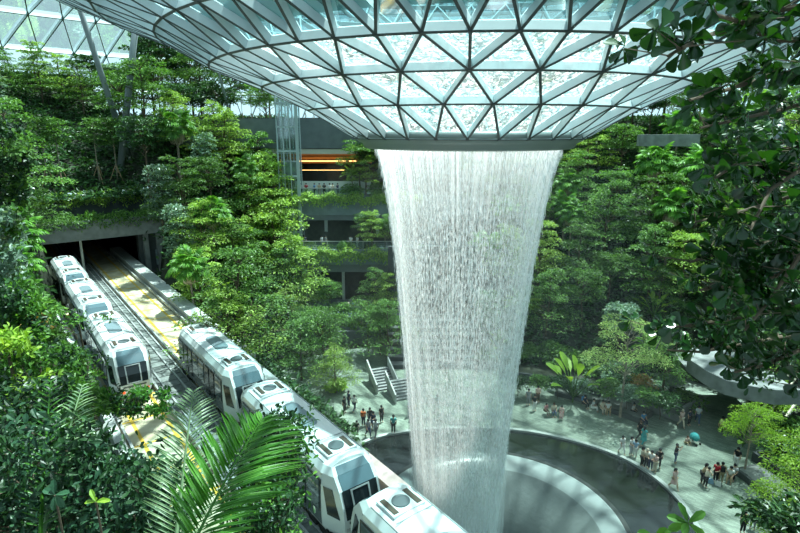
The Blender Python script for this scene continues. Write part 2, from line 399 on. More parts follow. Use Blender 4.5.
gw.build('wet_glass_panes', glass_mat('water streaked glass', True), roof).location = (-W[0], -W[1], -CAMZ)
# raised gutter that feeds the water over the glass
gt = MB(); gt.lathe([(13.9, 3.75), (14.6, 4.25), (14.75, 5.0), (14.2, 4.9), (13.75, 4.3)], 112, (W[0], W[1], CAMZ), close=True)
gt.build('water_gutter', mat('teal glazed gutter', (.20, .42, .42), .3), roof, True).location = (-W[0], -W[1], -CAMZ)
# lip of the oculus
lip = MB(); lip.lathe([(6.4, -.1), (6.45, -.35), (6.15, -.62), (5.95, -.7), (5.85, -.9), (5.7, -.98), (5.55, -.9), (5.6, -.3), (6.0, -.05)], 112, (W[0], W[1], CAMZ), close=True)
lip.build('oculus_lip', mat('grey steel lip', (.22, .26, .26), .4, metal=.3), roof, True).location = (-W[0], -W[1], -CAMZ)

# ------------------------------------------------------------------ falling water
def prof_r(z):   # radius of the curtain against height
    pz = [-9, -3, 0, 3, 7, 11, 15, 19, 22, 23.8, 24.8, 25.2]
    pr = [2.4, 2.55, 2.72, 2.9, 3.18, 3.5, 3.85, 4.22, 4.62, 4.95, 5.2, 5.38]
    return np.interp(z, pz, pr) * .975
fall = tag(empty('waterfall', (W[0], W[1], 0)), 'tall round curtain of white falling water pouring from the roof opening', 'waterfall')
def curtain(name, k, seed, amin, amax, zs):
    seg = 180; V = []; UV = []
    zz = np.concatenate([np.linspace(25.2, 22, 10), np.linspace(21, -9, 26)])
    for z in zz:
        r = prof_r(z) * k
        for j in range(seg):
            a = 2 * PI * j / seg; rr = r * (1 + .012 * math.sin(a * 23 + seed) * (25.2 - z) / 10); V.append([rr * math.cos(a), rr * math.sin(a), z])
    n = len(zz); Fs = [[i * seg + j, i * seg + (j + 1) % seg, (i + 1) * seg + (j + 1) % seg, (i + 1) * seg + j] for i in range(n - 1) for j in range(seg)]
    mb = MB(); mb.add(V, Fs)
    m = bpy.data.materials.new(name); m.use_nodes = True; nt = m.node_tree; N = nt.nodes; L = nt.links; out = N['Material Output']; N.remove(N['Principled BSDF'])
    uv = N.new('ShaderNodeUVMap'); uv.uv_map = 'UVMap'
    def noise(sx, sy, det, dist=0.):
        mp = N.new('ShaderNodeMapping'); mp.inputs['Scale'].default_value = (sx, sy, 1); mp.inputs['Location'].default_value = (seed * 3.1, seed * 1.7, seed)
        t = N.new('ShaderNodeTexNoise'); t.inputs['Scale'].default_value = 1; t.inputs['Detail'].default_value = det; t.inputs['Distortion'].default_value = dist
        L.new(uv.outputs['UV'], mp.inputs['Vector']); L.new(mp.outputs['Vector'], t.inputs['Vector']); return t.outputs['Fac']
    st = noise(260, 2.2, 2); dr = noise(300, 120 * zs, 3, .2); lg = noise(30, 1.3, 2)
    def mr(src, a, b, c, d):
        q = N.new('ShaderNodeMapRange'); q.inputs['From Min'].default_value = a; q.inputs['From Max'].default_value = b; q.inputs['To Min'].default_value = c; q.inputs['To Max'].default_value = d
        L.new(src, q.inputs['Value']); return q.outputs['Result']
    def op(o_, a, b):
        q = N.new('ShaderNodeMath'); q.operation = o_; q.use_clamp = (o_ != 'ADD')
        for i_, x_ in enumerate((a, b)):
            if isinstance(x_, (int, float)): q.inputs[i_].default_value = x_
            else: L.new(x_, q.inputs[i_])
        return q.outputs['Value']
    sep = N.new('ShaderNodeSeparateXYZ'); L.new(uv.outputs['UV'], sep.inputs['Vector'])
    a1 = mr(st, .50, .68, 0, 1); a2 = mr(dr, .50, .63, 0, 1); a3 = mr(lg, .35, .65, .55, 1.15)
    low = mr(sep.outputs['Y'], .0, .75, .0, 1.)       # 0 at the foot, 1 near the top
    topz = mr(sep.outputs['Y'], .86, .98, 0., 1.); film = op('ADD', op('MULTIPLY', mr(st, .40, .70, .0, 1.), .75), .22)
    drops_ = op('ADD', op('MULTIPLY', a1, .45), op('MULTIPLY', a2, .55)); mt_ = N.new('ShaderNodeMix'); mt_.data_type = 'FLOAT'; L.new(topz, mt_.inputs[0]); L.new(drops_, mt_.inputs[2]); L.new(film, mt_.inputs[3]); body = mt_.outputs[0]
    body = op('MULTIPLY', body, a3)
    al = N.new('ShaderNodeMapRange'); al.inputs['To Min'].default_value = amin; al.inputs['To Max'].default_value = amax
    L.new(body, al.inputs['Value'])
    # near the foot the drops blur into an even veil
    even = N.new('ShaderNodeMix'); even.data_type = 'FLOAT'; L.new(low, even.inputs[0]); even.inputs[2].default_value = (amin + amax) * .34; L.new(al.outputs['Result'], even.inputs[3])
    tp = N.new('ShaderNodeBsdfTransparent'); tl = N.new('ShaderNodeBsdfTranslucent'); tl.inputs['Color'].default_value = (.90, .97, .98, 1)
    df = N.new('ShaderNodeBsdfDiffuse'); df.inputs['Color'].default_value = (.92, .97, .98, 1)
    md = N.new('ShaderNodeMixShader'); md.inputs['Fac'].default_value = .5; L.new(df.outputs['BSDF'], md.inputs[1]); L.new(tl.outputs['BSDF'], md.inputs[2])
    mx = N.new('ShaderNodeMixShader'); L.new(even.outputs[0], mx.inputs['Fac']); L.new(tp.outputs['BSDF'], mx.inputs[1]); L.new(md.outputs['Shader'], mx.inputs[2])
    lw = N.new('ShaderNodeLayerWeight'); lw.inputs['Blend'].default_value = .5
    edge = op('MULTIPLY', op('POWER', lw.outputs['Facing'], 3.0), .7); tot = op('MAXIMUM', even.outputs[0], op('MULTIPLY', op('ADD', even.outputs[0], edge), 1.0)); L.new(tot, mx.inputs['Fac'])
    L.new(mx.outputs['Shader'], out.inputs['Surface'])
    me = mb.mesh(name, m, True); ul = me.uv_layers.new(name='UVMap')
    vid = np.zeros(len(me.loops), int); me.loops.foreach_get('vertex_index', vid)
    uvs = np.zeros((len(me.loops), 2)); j = vid % seg; i = vid // seg
    uvs[:, 0] = j / seg; uvs[:, 1] = (zz[i] + 9) / 34.2
    ps = np.zeros(len(me.polygons), int); me.polygons.foreach_get('loop_start', ps)
    for p0 in ps:
        u4 = uvs[p0:p0 + 4, 0]
        if u4.max() - u4.min() > .5: uvs[p0:p0 + 4, 0] = np.where(u4 < .5, u4 + 1, u4)
    ul.data.foreach_set('uv', uvs.ravel()); o = link(name, me, fall); return o
curtain('water_curtain', 1.0, 1, .03, .78, 1)
curtain('inner_water_curtain', .93, 2, .02, .34, .7)
def veil_mat(a_):
    m = bpy.data.materials.new('fine spray'); m.use_nodes = True; nt = m.node_tree; N = nt.nodes; L = nt.links; N.remove(N['Principled BSDF'])
    tp = N.new('ShaderNodeBsdfTransparent'); df = N.new('ShaderNodeBsdfTranslucent'); df.inputs['Color'].default_value = (.92, .98, 1, 1); d2 = N.new('ShaderNodeBsdfDiffuse'); d2.inputs['Color'].default_value = (.92, .98, 1, 1)
    ad = N.new('ShaderNodeMixShader'); L.new(df.outputs[0], ad.inputs[1]); L.new(d2.outputs[0], ad.inputs[2])
    tc = N.new('ShaderNodeTexCoord'); sp = N.new('ShaderNodeSeparateXYZ'); L.new(tc.outputs['Object'], sp.inputs[0])
    mr = N.new('ShaderNodeMapRange'); mr.interpolation_type = 'SMOOTHSTEP'; mr.inputs['From Min'].default_value = 10; mr.inputs['From Max'].default_value = -3; mr.inputs['To Min'].default_value = 0; mr.inputs['To Max'].default_value = a_; L.new(sp.outputs['Z'], mr.inputs['Value'])
    mx = N.new('ShaderNodeMixShader'); L.new(mr.outputs[0], mx.inputs['Fac']); L.new(tp.outputs[0], mx.inputs[1]); L.new(ad.outputs[0], mx.inputs[2]); L.new(mx.outputs[0], N['Material Output'].inputs['Surface']); return m
VM = veil_mat(.23)
for k_, rr_ in enumerate((.80, 1.06, 1.14, 1.24)):
    mb = MB(); mb.lathe([(float(prof_r(z)) * (1 + (rr_ - 1) * max(0, min(1, (10 - z) / 13))), z) for z in np.linspace(10, -8, 14)], 64); o_ = mb.build('spray_veil', VM, fall, True)
# streams and drops hanging off the lip
dm = MB(); NDR = 20000
a = rng.uniform(0, 2 * PI, NDR); z = 25.2 - 21 * rng.uniform(0, 1, NDR) ** 1.1
a = np.where(rng.uniform(0, 1, NDR) < .6, np.round(a * 26) / 26 + rng.normal(0, .006, NDR), a)
r = prof_r(z) * (1 + rng.normal(.0, .010 + .018 * (25.2 - z) / 25))
ln = rng.uniform(.12, .6, NDR); wd = rng.uniform(.010, .022, NDR)
ca, sa = np.cos(a), np.sin(a); Pm = np.stack([r * ca, r * sa, z], 1); tg = np.stack([-sa, ca, 0 * a], 1); rd = np.stack([ca, sa, 0 * a], 1); dn = np.array([0, 0, -1.])
V = np.stack([Pm, Pm + dn * ln[:, None] * .5 + tg * wd[:, None], Pm + dn * ln[:, None] * .5 + rd * wd[:, None], Pm + dn * ln[:, None] * .5 - tg * wd[:, None], Pm + dn * ln[:, None]], 1)
Fq = np.array([[0, 1, 2], [0, 2, 3], [0, 3, 1], [4, 2, 1], [4, 3, 2], [4, 1, 3]])
dm.add(V.reshape(-1, 3), (Fq[None] + (np.arange(NDR) * 5)[:, None, None]).reshape(-1, 3))
dmm = bpy.data.materials.new('white water drops'); dmm.use_nodes = True; nt = dmm.node_tree; _b = nt.nodes['Principled BSDF']; _b.inputs['Base Color'].default_value = (.93, .97, .98, 1); _b.inputs['Roughness'].default_value = .2
_t = nt.nodes.new('ShaderNodeBsdfTranslucent'); _t.inputs['Color'].default_value = (.95, .98, 1, 1); _m = nt.nodes.new('ShaderNodeMixShader'); _m.inputs['Fac'].default_value = .5
nt.links.new(_b.outputs['BSDF'], _m.inputs[1]); nt.links.new(_t.outputs['BSDF'], _m.inputs[2]); nt.links.new(_m.outputs['Shader'], nt.nodes['Material Output'].inputs['Surface'])
tag(dm.build('water_drops', dmm, fall), kind='stuff')
# ------------------------------------------------------------------ guideway
def strip(mb, u0, u1, z0, z1, s0, s1, mi=0):
    a, b, c, d = T(s0, u0), T(s0, u1), T(s1, u1), T(s1, u0)
    return mb.prism([a[:2], b[:2], c[:2], d[:2]], z0, z1, mi)
def bed_mat():
    m = bpy.data.materials.new('sandy guideway deck'); m.use_nodes = True; nt = m.node_tree; N = nt.nodes; L = nt.links; b = N['Principled BSDF']
    tc = N.new('ShaderNodeTexCoord'); n = N.new('ShaderNodeTexNoise'); n.inputs['Scale'].default_value = .9; n.inputs['Detail'].default_value = 7
    L.new(tc.outputs['Object'], n.inputs['Vector']); cr = N.new('ShaderNodeValToRGB')
    cr.color_ramp.elements[0].position = .32; cr.color_ramp.elements[0].color = (.36, .31, .19, 1); cr.color_ramp.elements[1].position = .68; cr.color_ramp.elements[1].color = (.62, .57, .42, 1)
    L.new(n.outputs['Fac'], cr.inputs['Fac']); L.new(cr.outputs['Color'], b.inputs['Base Color']); b.inputs['Roughness'].default_value = .7; return m
BED = bed_mat(); YELL = mat('ochre yellow paint line', (.62, .40, .05), .6, noise=.2, nscale=3)
GRAT = mat('grey walkway grating', (.15, .165, .16), .6, noise=.3, nscale=3)
GALV = mat('galvanised rail', (.40, .42, .42), .4, metal=.3)
gw_ = tag(empty('guideway', T(-40, 2.4, TZ)), kind='structure'); gw_['label'] = 'elevated twin train guideway with sandy deck'
def gpart(mb, name, m):
    o = mb.build(name, m, gw_); o.location = tuple(-T(-40, 2.4, TZ)); return o
S0, S1 = -110, 2
bd = MB()
for uc in (0, 4.85):
    lo, hi = (-2.35, .95) if uc == 0 else (3.35, 6.6)
    strip(bd, lo, hi, TZ - 1.1, TZ - .05, S0, S1)
gpart(bd, 'running_deck', BED)
yl = MB()
for u in (-1.55, .25, 3.95, 5.75): strip(yl, u - .10, u + .10, TZ - .05, TZ - .035, S0, S1)
for u0 in (-2.2, 3.4):
    for k in range(26): strip(yl, u0, u0 + 3.0, TZ - .05, TZ - .038, -76 + k * 3.2, -75.86 + k * 3.2)
gpart(yl, 'painted_lines', YELL)
wk = MB(); strip(wk, 1.05, 3.25, TZ - .5, TZ + .02, S0, S1)
for k in range(88): strip(wk, 1.15, 3.15, TZ + .02, TZ + .06, -88 + k * 1.0, -87.62 + k * 1.0)
gpart(wk, 'walkway', GRAT)
cb = MB()
for u in (1.2, 1.75, 2.9): strip(cb, u - .06, u + .06, TZ + .02, TZ + .14, S0, S1)
gpart(cb, 'cable_tray', GALV)
gr = MB()
for u in (-2.25, .88, 3.42, 6.45): strip(gr, u - .07, u + .07, TZ + .1, TZ + .32, S0, S1)
for u in (-2.25, .88, 3.42, 6.45):
    for k in range(30): strip(gr, u - .1, u + .1, TZ - .05, TZ + .12, -84 + k * 2.6, -83.9 + k * 2.6)
gpart(gr, 'guide_rail', GALV)
pb = MB(); strip(pb, -3.95, -2.55, TZ - 1.6, TZ + .75, -88, -38); strip(pb, -3.4, -2.55, TZ - 1.6, TZ + .75, -38, 2)
strip(pb, 6.75, 7.25, TZ - 1.6, TZ + .75, -88, 2)
gpart(pb, 'parapet', CONCL)
pl = MB()
for s in (-10, -24, -38, -52, -66): pl.lathe([(.8, 0), (.8, TZ - 1.1)], 20, tuple(T(s, 1.0)) )
gpart(pl, 'pier', CONC)
# white service cabinets left of the left track
for i, (px, py, lab) in enumerate([(85, 350, 'pale metal service cabinet in leaves left of the lead left train car'), (108, 405, 'white service cabinet half hidden below the left train'), (83, 330, 'small pale service cabinet uphill of the other two beside left train')]):
    p = at_z(px, py, TZ + .9); r_ = tag(empty('service_cabinet', (p[0], p[1], TZ - .5), TROT), lab, 'cabinet', 'trackside cabinets')
    MB().box((0, 0, .7), (1.1, 1.6, 1.4)).build('housing', WHITE, r_); MB().box((0, 0, 1.44), (1.25, 1.75, .08)).build('lid', SILV, r_)
    MB().box((.56, 0, .7), (.03, .7, 1.1)).build('door', SILV, r_)

# ------------------------------------------------------------------ tunnel portal
SM = -76.0
tn = tag(empty('tunnel_portal', T(SM, 1.2, TZ)), kind='structure'); tn['label'] = 'concrete tunnel portal with planted ledges above the tracks'
def tpart(mb, name, m, **k):
    o = mb.build(name, m, tn, **k); o.location = (0, 0, 0); o.parent = None
    o.parent = tn; o.matrix_parent_inverse = Matrix.Translation(-Vector(T(SM, 1.2, TZ))); return o
ZL = 12.9
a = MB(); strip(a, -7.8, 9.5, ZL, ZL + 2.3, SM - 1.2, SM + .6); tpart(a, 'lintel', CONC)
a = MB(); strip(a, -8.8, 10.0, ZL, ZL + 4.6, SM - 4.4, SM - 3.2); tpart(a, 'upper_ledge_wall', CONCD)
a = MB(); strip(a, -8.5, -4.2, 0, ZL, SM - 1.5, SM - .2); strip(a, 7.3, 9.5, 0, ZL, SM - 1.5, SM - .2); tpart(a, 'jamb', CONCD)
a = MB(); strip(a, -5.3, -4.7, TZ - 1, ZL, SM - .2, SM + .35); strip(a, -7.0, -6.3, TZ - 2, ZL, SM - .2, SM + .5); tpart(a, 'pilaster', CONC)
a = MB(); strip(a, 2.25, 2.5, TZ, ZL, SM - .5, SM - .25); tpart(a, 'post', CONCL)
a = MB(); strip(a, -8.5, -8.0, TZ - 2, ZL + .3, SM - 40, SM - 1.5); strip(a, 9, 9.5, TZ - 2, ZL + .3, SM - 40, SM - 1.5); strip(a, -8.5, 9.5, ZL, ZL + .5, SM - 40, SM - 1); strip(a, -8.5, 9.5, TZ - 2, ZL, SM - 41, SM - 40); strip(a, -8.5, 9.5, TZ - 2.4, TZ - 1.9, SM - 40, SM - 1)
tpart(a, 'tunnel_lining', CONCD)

# ------------------------------------------------------------------ trains
def patch(mb, c4, inset, off, th=.03, mi=0, rng2=(0, 1, 0, 1)):
    """raised plate on the quad a(bottom left) b(bottom right) c(top right) d(top left)"""
    a_, b_, c_, d_ = [np.array(p, float) for p in c4]
    nrm = np.cross(b_ - a_, d_ - a_); nrm /= np.linalg.norm(nrm)
    def bl(s, t): return (a_ * (1 - s) + b_ * s) * (1 - t) + (d_ * (1 - s) + c_ * s) * t
    x0, x1, y0, y1 = rng2; i = inset
    q = [bl(x0 + i, y0 + i), bl(x1 - i, y0 + i), bl(x1 - i, y1 - i), bl(x0 + i, y1 - i)]
    V = [p + nrm * (off - th) for p in q] + [p + nrm * off for p in q]
    mb.add(V, [[0, 3, 2, 1], [4, 5, 6, 7], [0, 1, 5, 4], [1, 2, 6, 5], [2, 3, 7, 6], [3, 0, 4, 7]], mi)
PZ = [.5, .75, 1.5, 2.1, 2.75, 3.25, 3.52, 3.64, 3.68]
PW = [1.20, 1.31, 1.34, 1.34, 1.31, 1.22, 1.02, .5, .0]
PE = [5.45, 5.62, 5.72, 5.62, 5.40, 4.98, 4.62, 4.58, 4.56]
PT = [4.5, 4.5, 4.5, 4.5, 4.45, 4.3, 4.2, 4.2, 4.2]
PS = [.66, .68, .70, .72, .75, .80, .86, .9, 1.]
def car_meshes():
    nk = len(PZ); Vr = []
    def ring(yf, wf):
        L_ = [(PW[k] * wf(k), yf(k), PZ[k]) for k in range(nk)]; R_ = [(-x, y, z) for x, y, z in L_[:-1]][::-1]
        return L_ + R_
    st = [ring(lambda k: -PE[k], lambda k: PS[k]), ring(lambda k: -PT[k], lambda k: 1), ring(lambda k: -1.5, lambda k: 1), ring(lambda k: 1.5, lambda k: 1), ring(lambda k: PT[k], lambda k: 1), ring(lambda k: PE[k], lambda k: PS[k])]
    n = len(st[0]); b = MB(); V = [p for r in st for p in r]; Fs = []
    for i in range(5):
        for k in range(n - 1): Fs.append([i * n + k, (i + 1) * n + k, (i + 1) * n + k + 1, i * n + k + 1])
        Fs.append([i * n + n - 1, (i + 1) * n + n - 1, (i + 1) * n, i * n])
    for base, fl_ in ((0, False), (5 * n, True)):
        for k in range(nk - 1):
            q = [base + k, base + k + 1, base + n - 2 - k + (0 if False else 0), base + n - 1 - k]
            if k == nk - 2: q = [base + k, base + k + 1, base + n - 1 - k]
            Fs.append(q if fl_ else q[::-1])
    b.add(V, Fs)
    side = {}
    # roof band
    out = {'body': b}
    sk = MB(); win = MB(); door = MB(); tri = MB(); pan = MB()
    for sg in (-1, 1):
        def P(w_off, y, z):
            w = np.interp(z, PZ, PW) + w_off; return np.array([sg * w, y, z])
        def quad(mb, y0, y1, z0, z1, off=.015):
            y0, y1 = (y0, y1) if sg > 0 else (y1, y0)
            # outward normal: for +x side order y0->y1
            patch(mb, [P(0, y0, z0), P(0, y1, z0), P(0, y1, z1), P(0, y0, z1)], 0, off)
        quad(sk, -4.4, 4.4, .78, 1.45); quad(pan, -4.42, 4.42, 1.45, 2.98, .045)
        side[sg] = quad
    out['lower_panel'] = sk; out['side_glazing'] = pan
    return out, side
def nose_corner(k, sg, e): return np.array([sg * PW[k] * PS[k], e * PE[k], PZ[k]])
parts, _side = car_meshes()
MESH = {}
MESH['body'] = parts['body'].mesh('car_body', WHITE); MESH['lower_panel'] = parts['lower_panel'].mesh('lower_panel', GREYP); MESH['side_glazing'] = parts['side_glazing'].mesh('side_glazing', DGLASS)
def P_(sg, y, z, o=0): return np.array([sg * (np.interp(z, PZ, PW) + o), y, z])
def sidequad(sg, y0, y1, z0, z1, off, m, name, th=.03):
    mb = MB(); a_, b_ = (y0, y1) if sg > 0 else (y1, y0)
    patch(mb, [P_(sg, a_, z0), P_(sg, b_, z0), P_(sg, b_, z1), P_(sg, a_, z1)], 0, off, th); return mb.mesh(name, m)
DOORM = {}
for sg in (-1, 1):
    for y in (-2.2, 2.2):
        fr = sidequad(sg, y - .95, y + .95, .7, 3.05, .06, GREYP, 'door'); g_ = MB()
        for q in (-.47, .47):
            a_, b_ = (y + q - .36, y + q + .36) if sg > 0 else (y + q + .36, y + q - .36)
            patch(g_, [P_(sg, a_, 1.05), P_(sg, b_, 1.05), P_(sg, b_, 2.9), P_(sg, a_, 2.9)], 0, .08)
        DOORM[(sg, y)] = (fr, g_.mesh('door_glass', DGLASS))
WINM = {}
for sg in (-1, 1):
    for y0, y1 in ((-4.3, -3.3), (-1.1, -.05), (.05, 1.1), (3.3, 4.3)):
        WINM[(sg, y0)] = sidequad(sg, y0, y1, 1.55, 2.9, .065, mat('grey green window glass', (.05, .075, .08), .05, spec=.9), 'window')
NOSE = {}
for e in (-1, 1):
    d_ = {}
    def fq(k0, k1):  # facet spanning levels k0..k1 (planar approx)
        A_, B_ = nose_corner(k0, -1, e), nose_corner(k0, 1, e); C_, D_ = nose_corner(k1, 1, e), nose_corner(k1, -1, e)
        return [B_, A_, D_, C_] if e > 0 else [A_, B_, C_, D_]
    m1 = MB(); patch(m1, fq(4, 5), .0, .03, rng2=(.09, .91, .0, 1.0)); patch(m1, fq(5, 6), .0, .03, rng2=(.10, .90, .0, .9)); d_['smoked_visor'] = m1.mesh('smoked_visor', SMOKE)
    m2 = MB(); patch(m2, fq(2, 3), .0, .03, rng2=(.06, .94, .05, 1)); patch(m2, fq(3, 4), .0, .03, rng2=(.06, .94, .0, 1)); d_['windshield'] = m2.mesh('windshield', DGLASS)
    m3 = MB()
    for r_ in ((.26, .30, 0, 1), (.70, .74, 0, 1)):
        patch(m3, fq(2, 3), 0, .06, rng2=(r_[0], r_[1], .05, 1)); patch(m3, fq(3, 4), 0, .06, rng2=(r_[0], r_[1], 0, .95))
    patch(m3, fq(3, 4), 0, .062, rng2=(.26, .74, .86, .95)); patch(m3, fq(2, 3), 0, .062, rng2=(.26, .74, .05, .17)); d_['end_door_frame'] = m3.mesh('end_door_frame', SILV)
    m4 = MB(); patch(m4, fq(0, 2), 0, .03, rng2=(.12, .88, .1, .9)); d_['lower_nose_panel'] = m4.mesh('lower_nose_panel', GREYP)
    for sg in (-1, 1):
        def tq(k, t): # on side taper facet
            A_ = np.array([sg * PW[k], e * PT[k], PZ[k]]); B_ = nose_corner(k, sg, e); return A_ * (1 - t) + B_ * t
        q = [tq(2, .25), tq(2, .8), tq(4, .62), tq(4, .12)]
        if sg * e < 0: q = [q[1], q[0], q[3], q[2]]
        m5 = MB(); patch(m5, q, 0, .03); d_['quarter_window' + ('_a' if sg > 0 else '_b')] = m5.mesh('quarter_window', DGLASS)
        q = [tq(0, 0), tq(0, .25), tq(5, .12), tq(5, 0)]
        if sg * e < 0: q = [q[1], q[0], q[3], q[2]]
        m6 = MB(); patch(m6, q, 0, .02); d_['corner_post' + ('_a' if sg > 0 else '_b')] = m6.mesh('corner_post', SILV)
    for sg in (-1, 1):
        m7 = MB(); p = nose_corner(1, sg, e); m7.box((p[0] * .82, p[1] + e * .03, 1.0), (.2, .08, .12)); d_['lamp' + ('_a' if sg > 0 else '_b')] = m7
    NOSE[e] = d_
LAMPR = mat('lit red tail lamp', (.6, .02, .01), .4, emit=(1, .08, .02), estr=3); LAMPW = mat('clear head lamp', (.5, .5, .5), .2)
def make_car(s_front, uc, label, red=True, group='cars of the two trains'):
    p = T(s_front - 5.8, uc, TZ); r_ = tag(empty('train_car', p, TROT), label, 'train car', group)
    body = link('body', MESH['body'], r_); link('lower_panel', MESH['lower_panel'], r_); link('side_glazing', MESH['side_glazing'], r_)
    for k, (a_, b_) in DOORM.items():
        dr_ = link('door', a_, r_); link('door_glass', b_, dr_)
    for k, a_ in WINM.items(): link('window', a_, r_)
    for e in (-1, 1):
        for nm, me in NOSE[e].items():
            base = nm.replace('_a', '').replace('_b', '') if nm[-2:] in ('_a', '_b') else nm
            if base == 'lamp': 
                if 'lm' + str(e) + nm not in MESH: MESH['lm' + str(e) + nm] = me.mesh('tail_lamp', LAMPW)
                lo_ = link('tail_lamp', MESH['lm' + str(e) + nm], r_)
                if uc > 1 and s_front > -40: lo_.material_slots[0].link = 'OBJECT'; lo_.material_slots[0].material = LAMPR
            else: link(base, me, r_)
        if 'eq%d' % e not in MESH:
            h = MB(); h.box((0, e * 3.55, 3.66), (1.5, 1.15, .10)); MESH['eq%d' % e] = h.mesh('roof_equipment', WHITE)
            g_ = MB(); g_.box((.55, e * 3.55, 3.72), (.22, .95, .04)); MESH['gl%d' % e] = g_.mesh('grille', BROWN)
            g_ = MB(); g_.box((-.55, e * 3.55, 3.72), (.22, .95, .04)); MESH['gr%d' % e] = g_.mesh('grille', BROWN)
            g_ = MB(); g_.lathe([(.36, 3.70), (.36, 3.76), (.28, 3.74), (.0, 3.74)], 24, (0, e * 3.55, 0)); MESH['fn%d' % e] = g_.mesh('roof_fan', GREYP)
            w_ = MB()
            w_.tube([(-.13, 0, 0), (.13, 0, 0)], .42, 16)
            MESH['wh%d' % e] = w_.mesh('wheel', RUBB)
            bg = MB(); bg.box((0, e * 3.8, .45), (1.9, 1.9, .35)); bg.box((0, e * 5.6, .5), (.3, .9, .25)); MESH['bg%d' % e] = bg.mesh('bogie', STEELD)
        eq = link('roof_equipment', MESH['eq%d' % e], r_)
        for nm in ('gl', 'gr'): link('grille', MESH['%s%d' % (nm, e)], eq)
        link('roof_fan', MESH['fn%d' % e], eq); bg_ = link('bogie', MESH['bg%d' % e], r_); [link('wheel', MESH['wh%d' % e], bg_, (sg * 1.08, e * yy, .42)) for sg in (-1, 1) for yy in (3.3, 4.3)]
    if 'sl' not in MESH:
        h = MB(); pts = []
        for k in range(13): a_ = PI * k / 12; pts.append((.42 * math.cos(a_), .95 + .42 * math.sin(a_)))
        for k in range(13): a_ = PI + PI * k / 12; pts.append((.42 * math.cos(a_), -.95 + .42 * math.sin(a_)))
        h.prism(pts, 3.6, 3.70); MESH['sl'] = h.mesh('roof_hatch', mat('dull blue grey roof panel', (.16, .21, .24), .35))
        h = MB()
        for x in (-.98, .98): h.box((x, 0, 3.55), (.03, 8.3, .05))
        for y in (-2.7, 2.7): h.box((0, y, 3.66), (1.7, .03, .05))
        MESH['rb'] = h.mesh('roof_seam', SILV)
    link('roof_hatch', MESH['sl'], r_); link('roof_seam', MESH['rb'], r_)
    return r_
make_car(-28.9, 0, 'white train car leaving the tunnel deck, rear one of the near train')
make_car(-16.9, 0, 'white train car in the middle of the near train, palm leaves over its roof')
make_car(-5.0, 0, 'white train car in the near foreground, lead one, cut off by the bottom edge')
make_car(-36.3, 4.95, 'white train car with glowing red tail lamps, nearest car of the left train')
make_car(-48.5, 4.95, 'white train car between two others in the left train under bushes')
make_car(-60.7, 4.95, 'white train car right at the tunnel mouth, farthest of the left train')

# ------------------------------------------------------------------ terraces of the building
def slabx(mb, x0, x1, y0, y1, z0, z1, mi=0): return mb.prism([(x0, y0), (x1, y0), (x1, y1), (x0, y1)], z0, z1, mi)
GLR = None
def rail_glass():
    m = bpy.data.materials.new('clear balustrade glass'); m.use_nodes = True; nt = m.node_tree; N = nt.nodes; N.remove(N['Principled BSDF'])
    t = N.new('ShaderNodeBsdfTransparent'); t.inputs['Color'].default_value = (.75, .85, .85, 1); g = N.new('ShaderNodeBsdfGlossy'); g.inputs['Roughness'].default_value = .05
    mx = N.new('ShaderNodeMixShader'); mx.inputs['Fac'].default_value = .15; nt.links.new(t.outputs[0], mx.inputs[1]); nt.links.new(g.outputs[0], mx.inputs[2]); nt.links.new(mx.outputs[0], N['Material Output'].inputs['Surface']); return m
GLR = rail_glass()
bld = tag(empty('gallery_building', (-12, 80, 0)), kind='structure'); bld['label'] = 'stacked grey gallery floors behind the waterfall'
def bpart(mb, name, m):
    o = mb.build(name, m, bld); o.location = (12, -80, 0); return o
def hedge(x0, x1, y, z, n, label, depth=1.2, hang=.9, mname=None, seedy=0):
    mb = MB(); P = np.stack([rng.uniform(x0, x1, n), y + rng.uniform(-depth / 2, depth / 2, n), z + rng.uniform(-hang, .45, n) * rng.uniform(.2, 1, n)], 1)
    P[:, 1] = np.where(P[:, 2] < z, y - depth / 2 - rng.uniform(0, .25, n), P[:, 1])
    P[:, 2] += .25 * np.sin(P[:, 0] * 1.9 + seedy)
    D = rng.normal(0, 1, (n, 3)); D[:, 1] -= .8; D[:, 2] -= .2
    mb.leaves(P, D, rng.normal(0, .4, (n, 3)) + [0, -.4, 1], rng.uniform(.22, .42, n), rng.uniform(.14, .24, n)); o = mb.build('planter_foliage', mname or G_MID); tag(o, label, 'hanging plants', None, 'stuff'); return o
ZA, ZB, ZC = 16.9, 10.4, 3.1
fl_ = MB()
slabx(fl_, -34, 12, 77.0, 96, ZA - 3.4, ZA - .1); slabx(fl_, -34, 12, 71.2, 96, ZB - 3.0, ZB - .1); slabx(fl_, -34, 12, 65.2, 96, ZC - 1.6, ZC - .1)
slabx(fl_, -40, 14, 81, 96, 23.4, 27.6)
slabx(fl_, -26, -2, 64, 65.4, -.2, 1.6)
bpart(fl_, 'floor_slab', mat('grey slab edge', (.13, .155, .165), .8, noise=.15, nscale=.8))
pr = MB()
for (y, z, x0, x1) in ((77.0, ZA, -34, 12), (71.2, ZB, -34, 12), (65.2, ZC, -30, 12)):
    slabx(pr, x0, x1, y - .25, y, z - 1.9 if z < 15 else z - 2.6, z + .15)
bpart(pr, 'slab_edge_panel', mat('slate blue fascia', (.17, .22, .24), .7, noise=.2, nscale=1))
bw = MB(); slabx(bw, -34, 12, 95, 96, 0, 28); slabx(bw, -34, 12, 76.4, 76.6, ZB, ZB + .2)
slabx(bw, -12, 12, 91, 92, ZA, ZA + 6); slabx(bw, -34, -18.5, 91, 92, ZA, ZA + 6)
slabx(bw, -34, -14, 84, 84.5, ZB, ZA - 3.4); slabx(bw, -34, 12, 79, 79.3, 0, ZB - 3)
bpart(bw, 'rear_wall', CONCD)
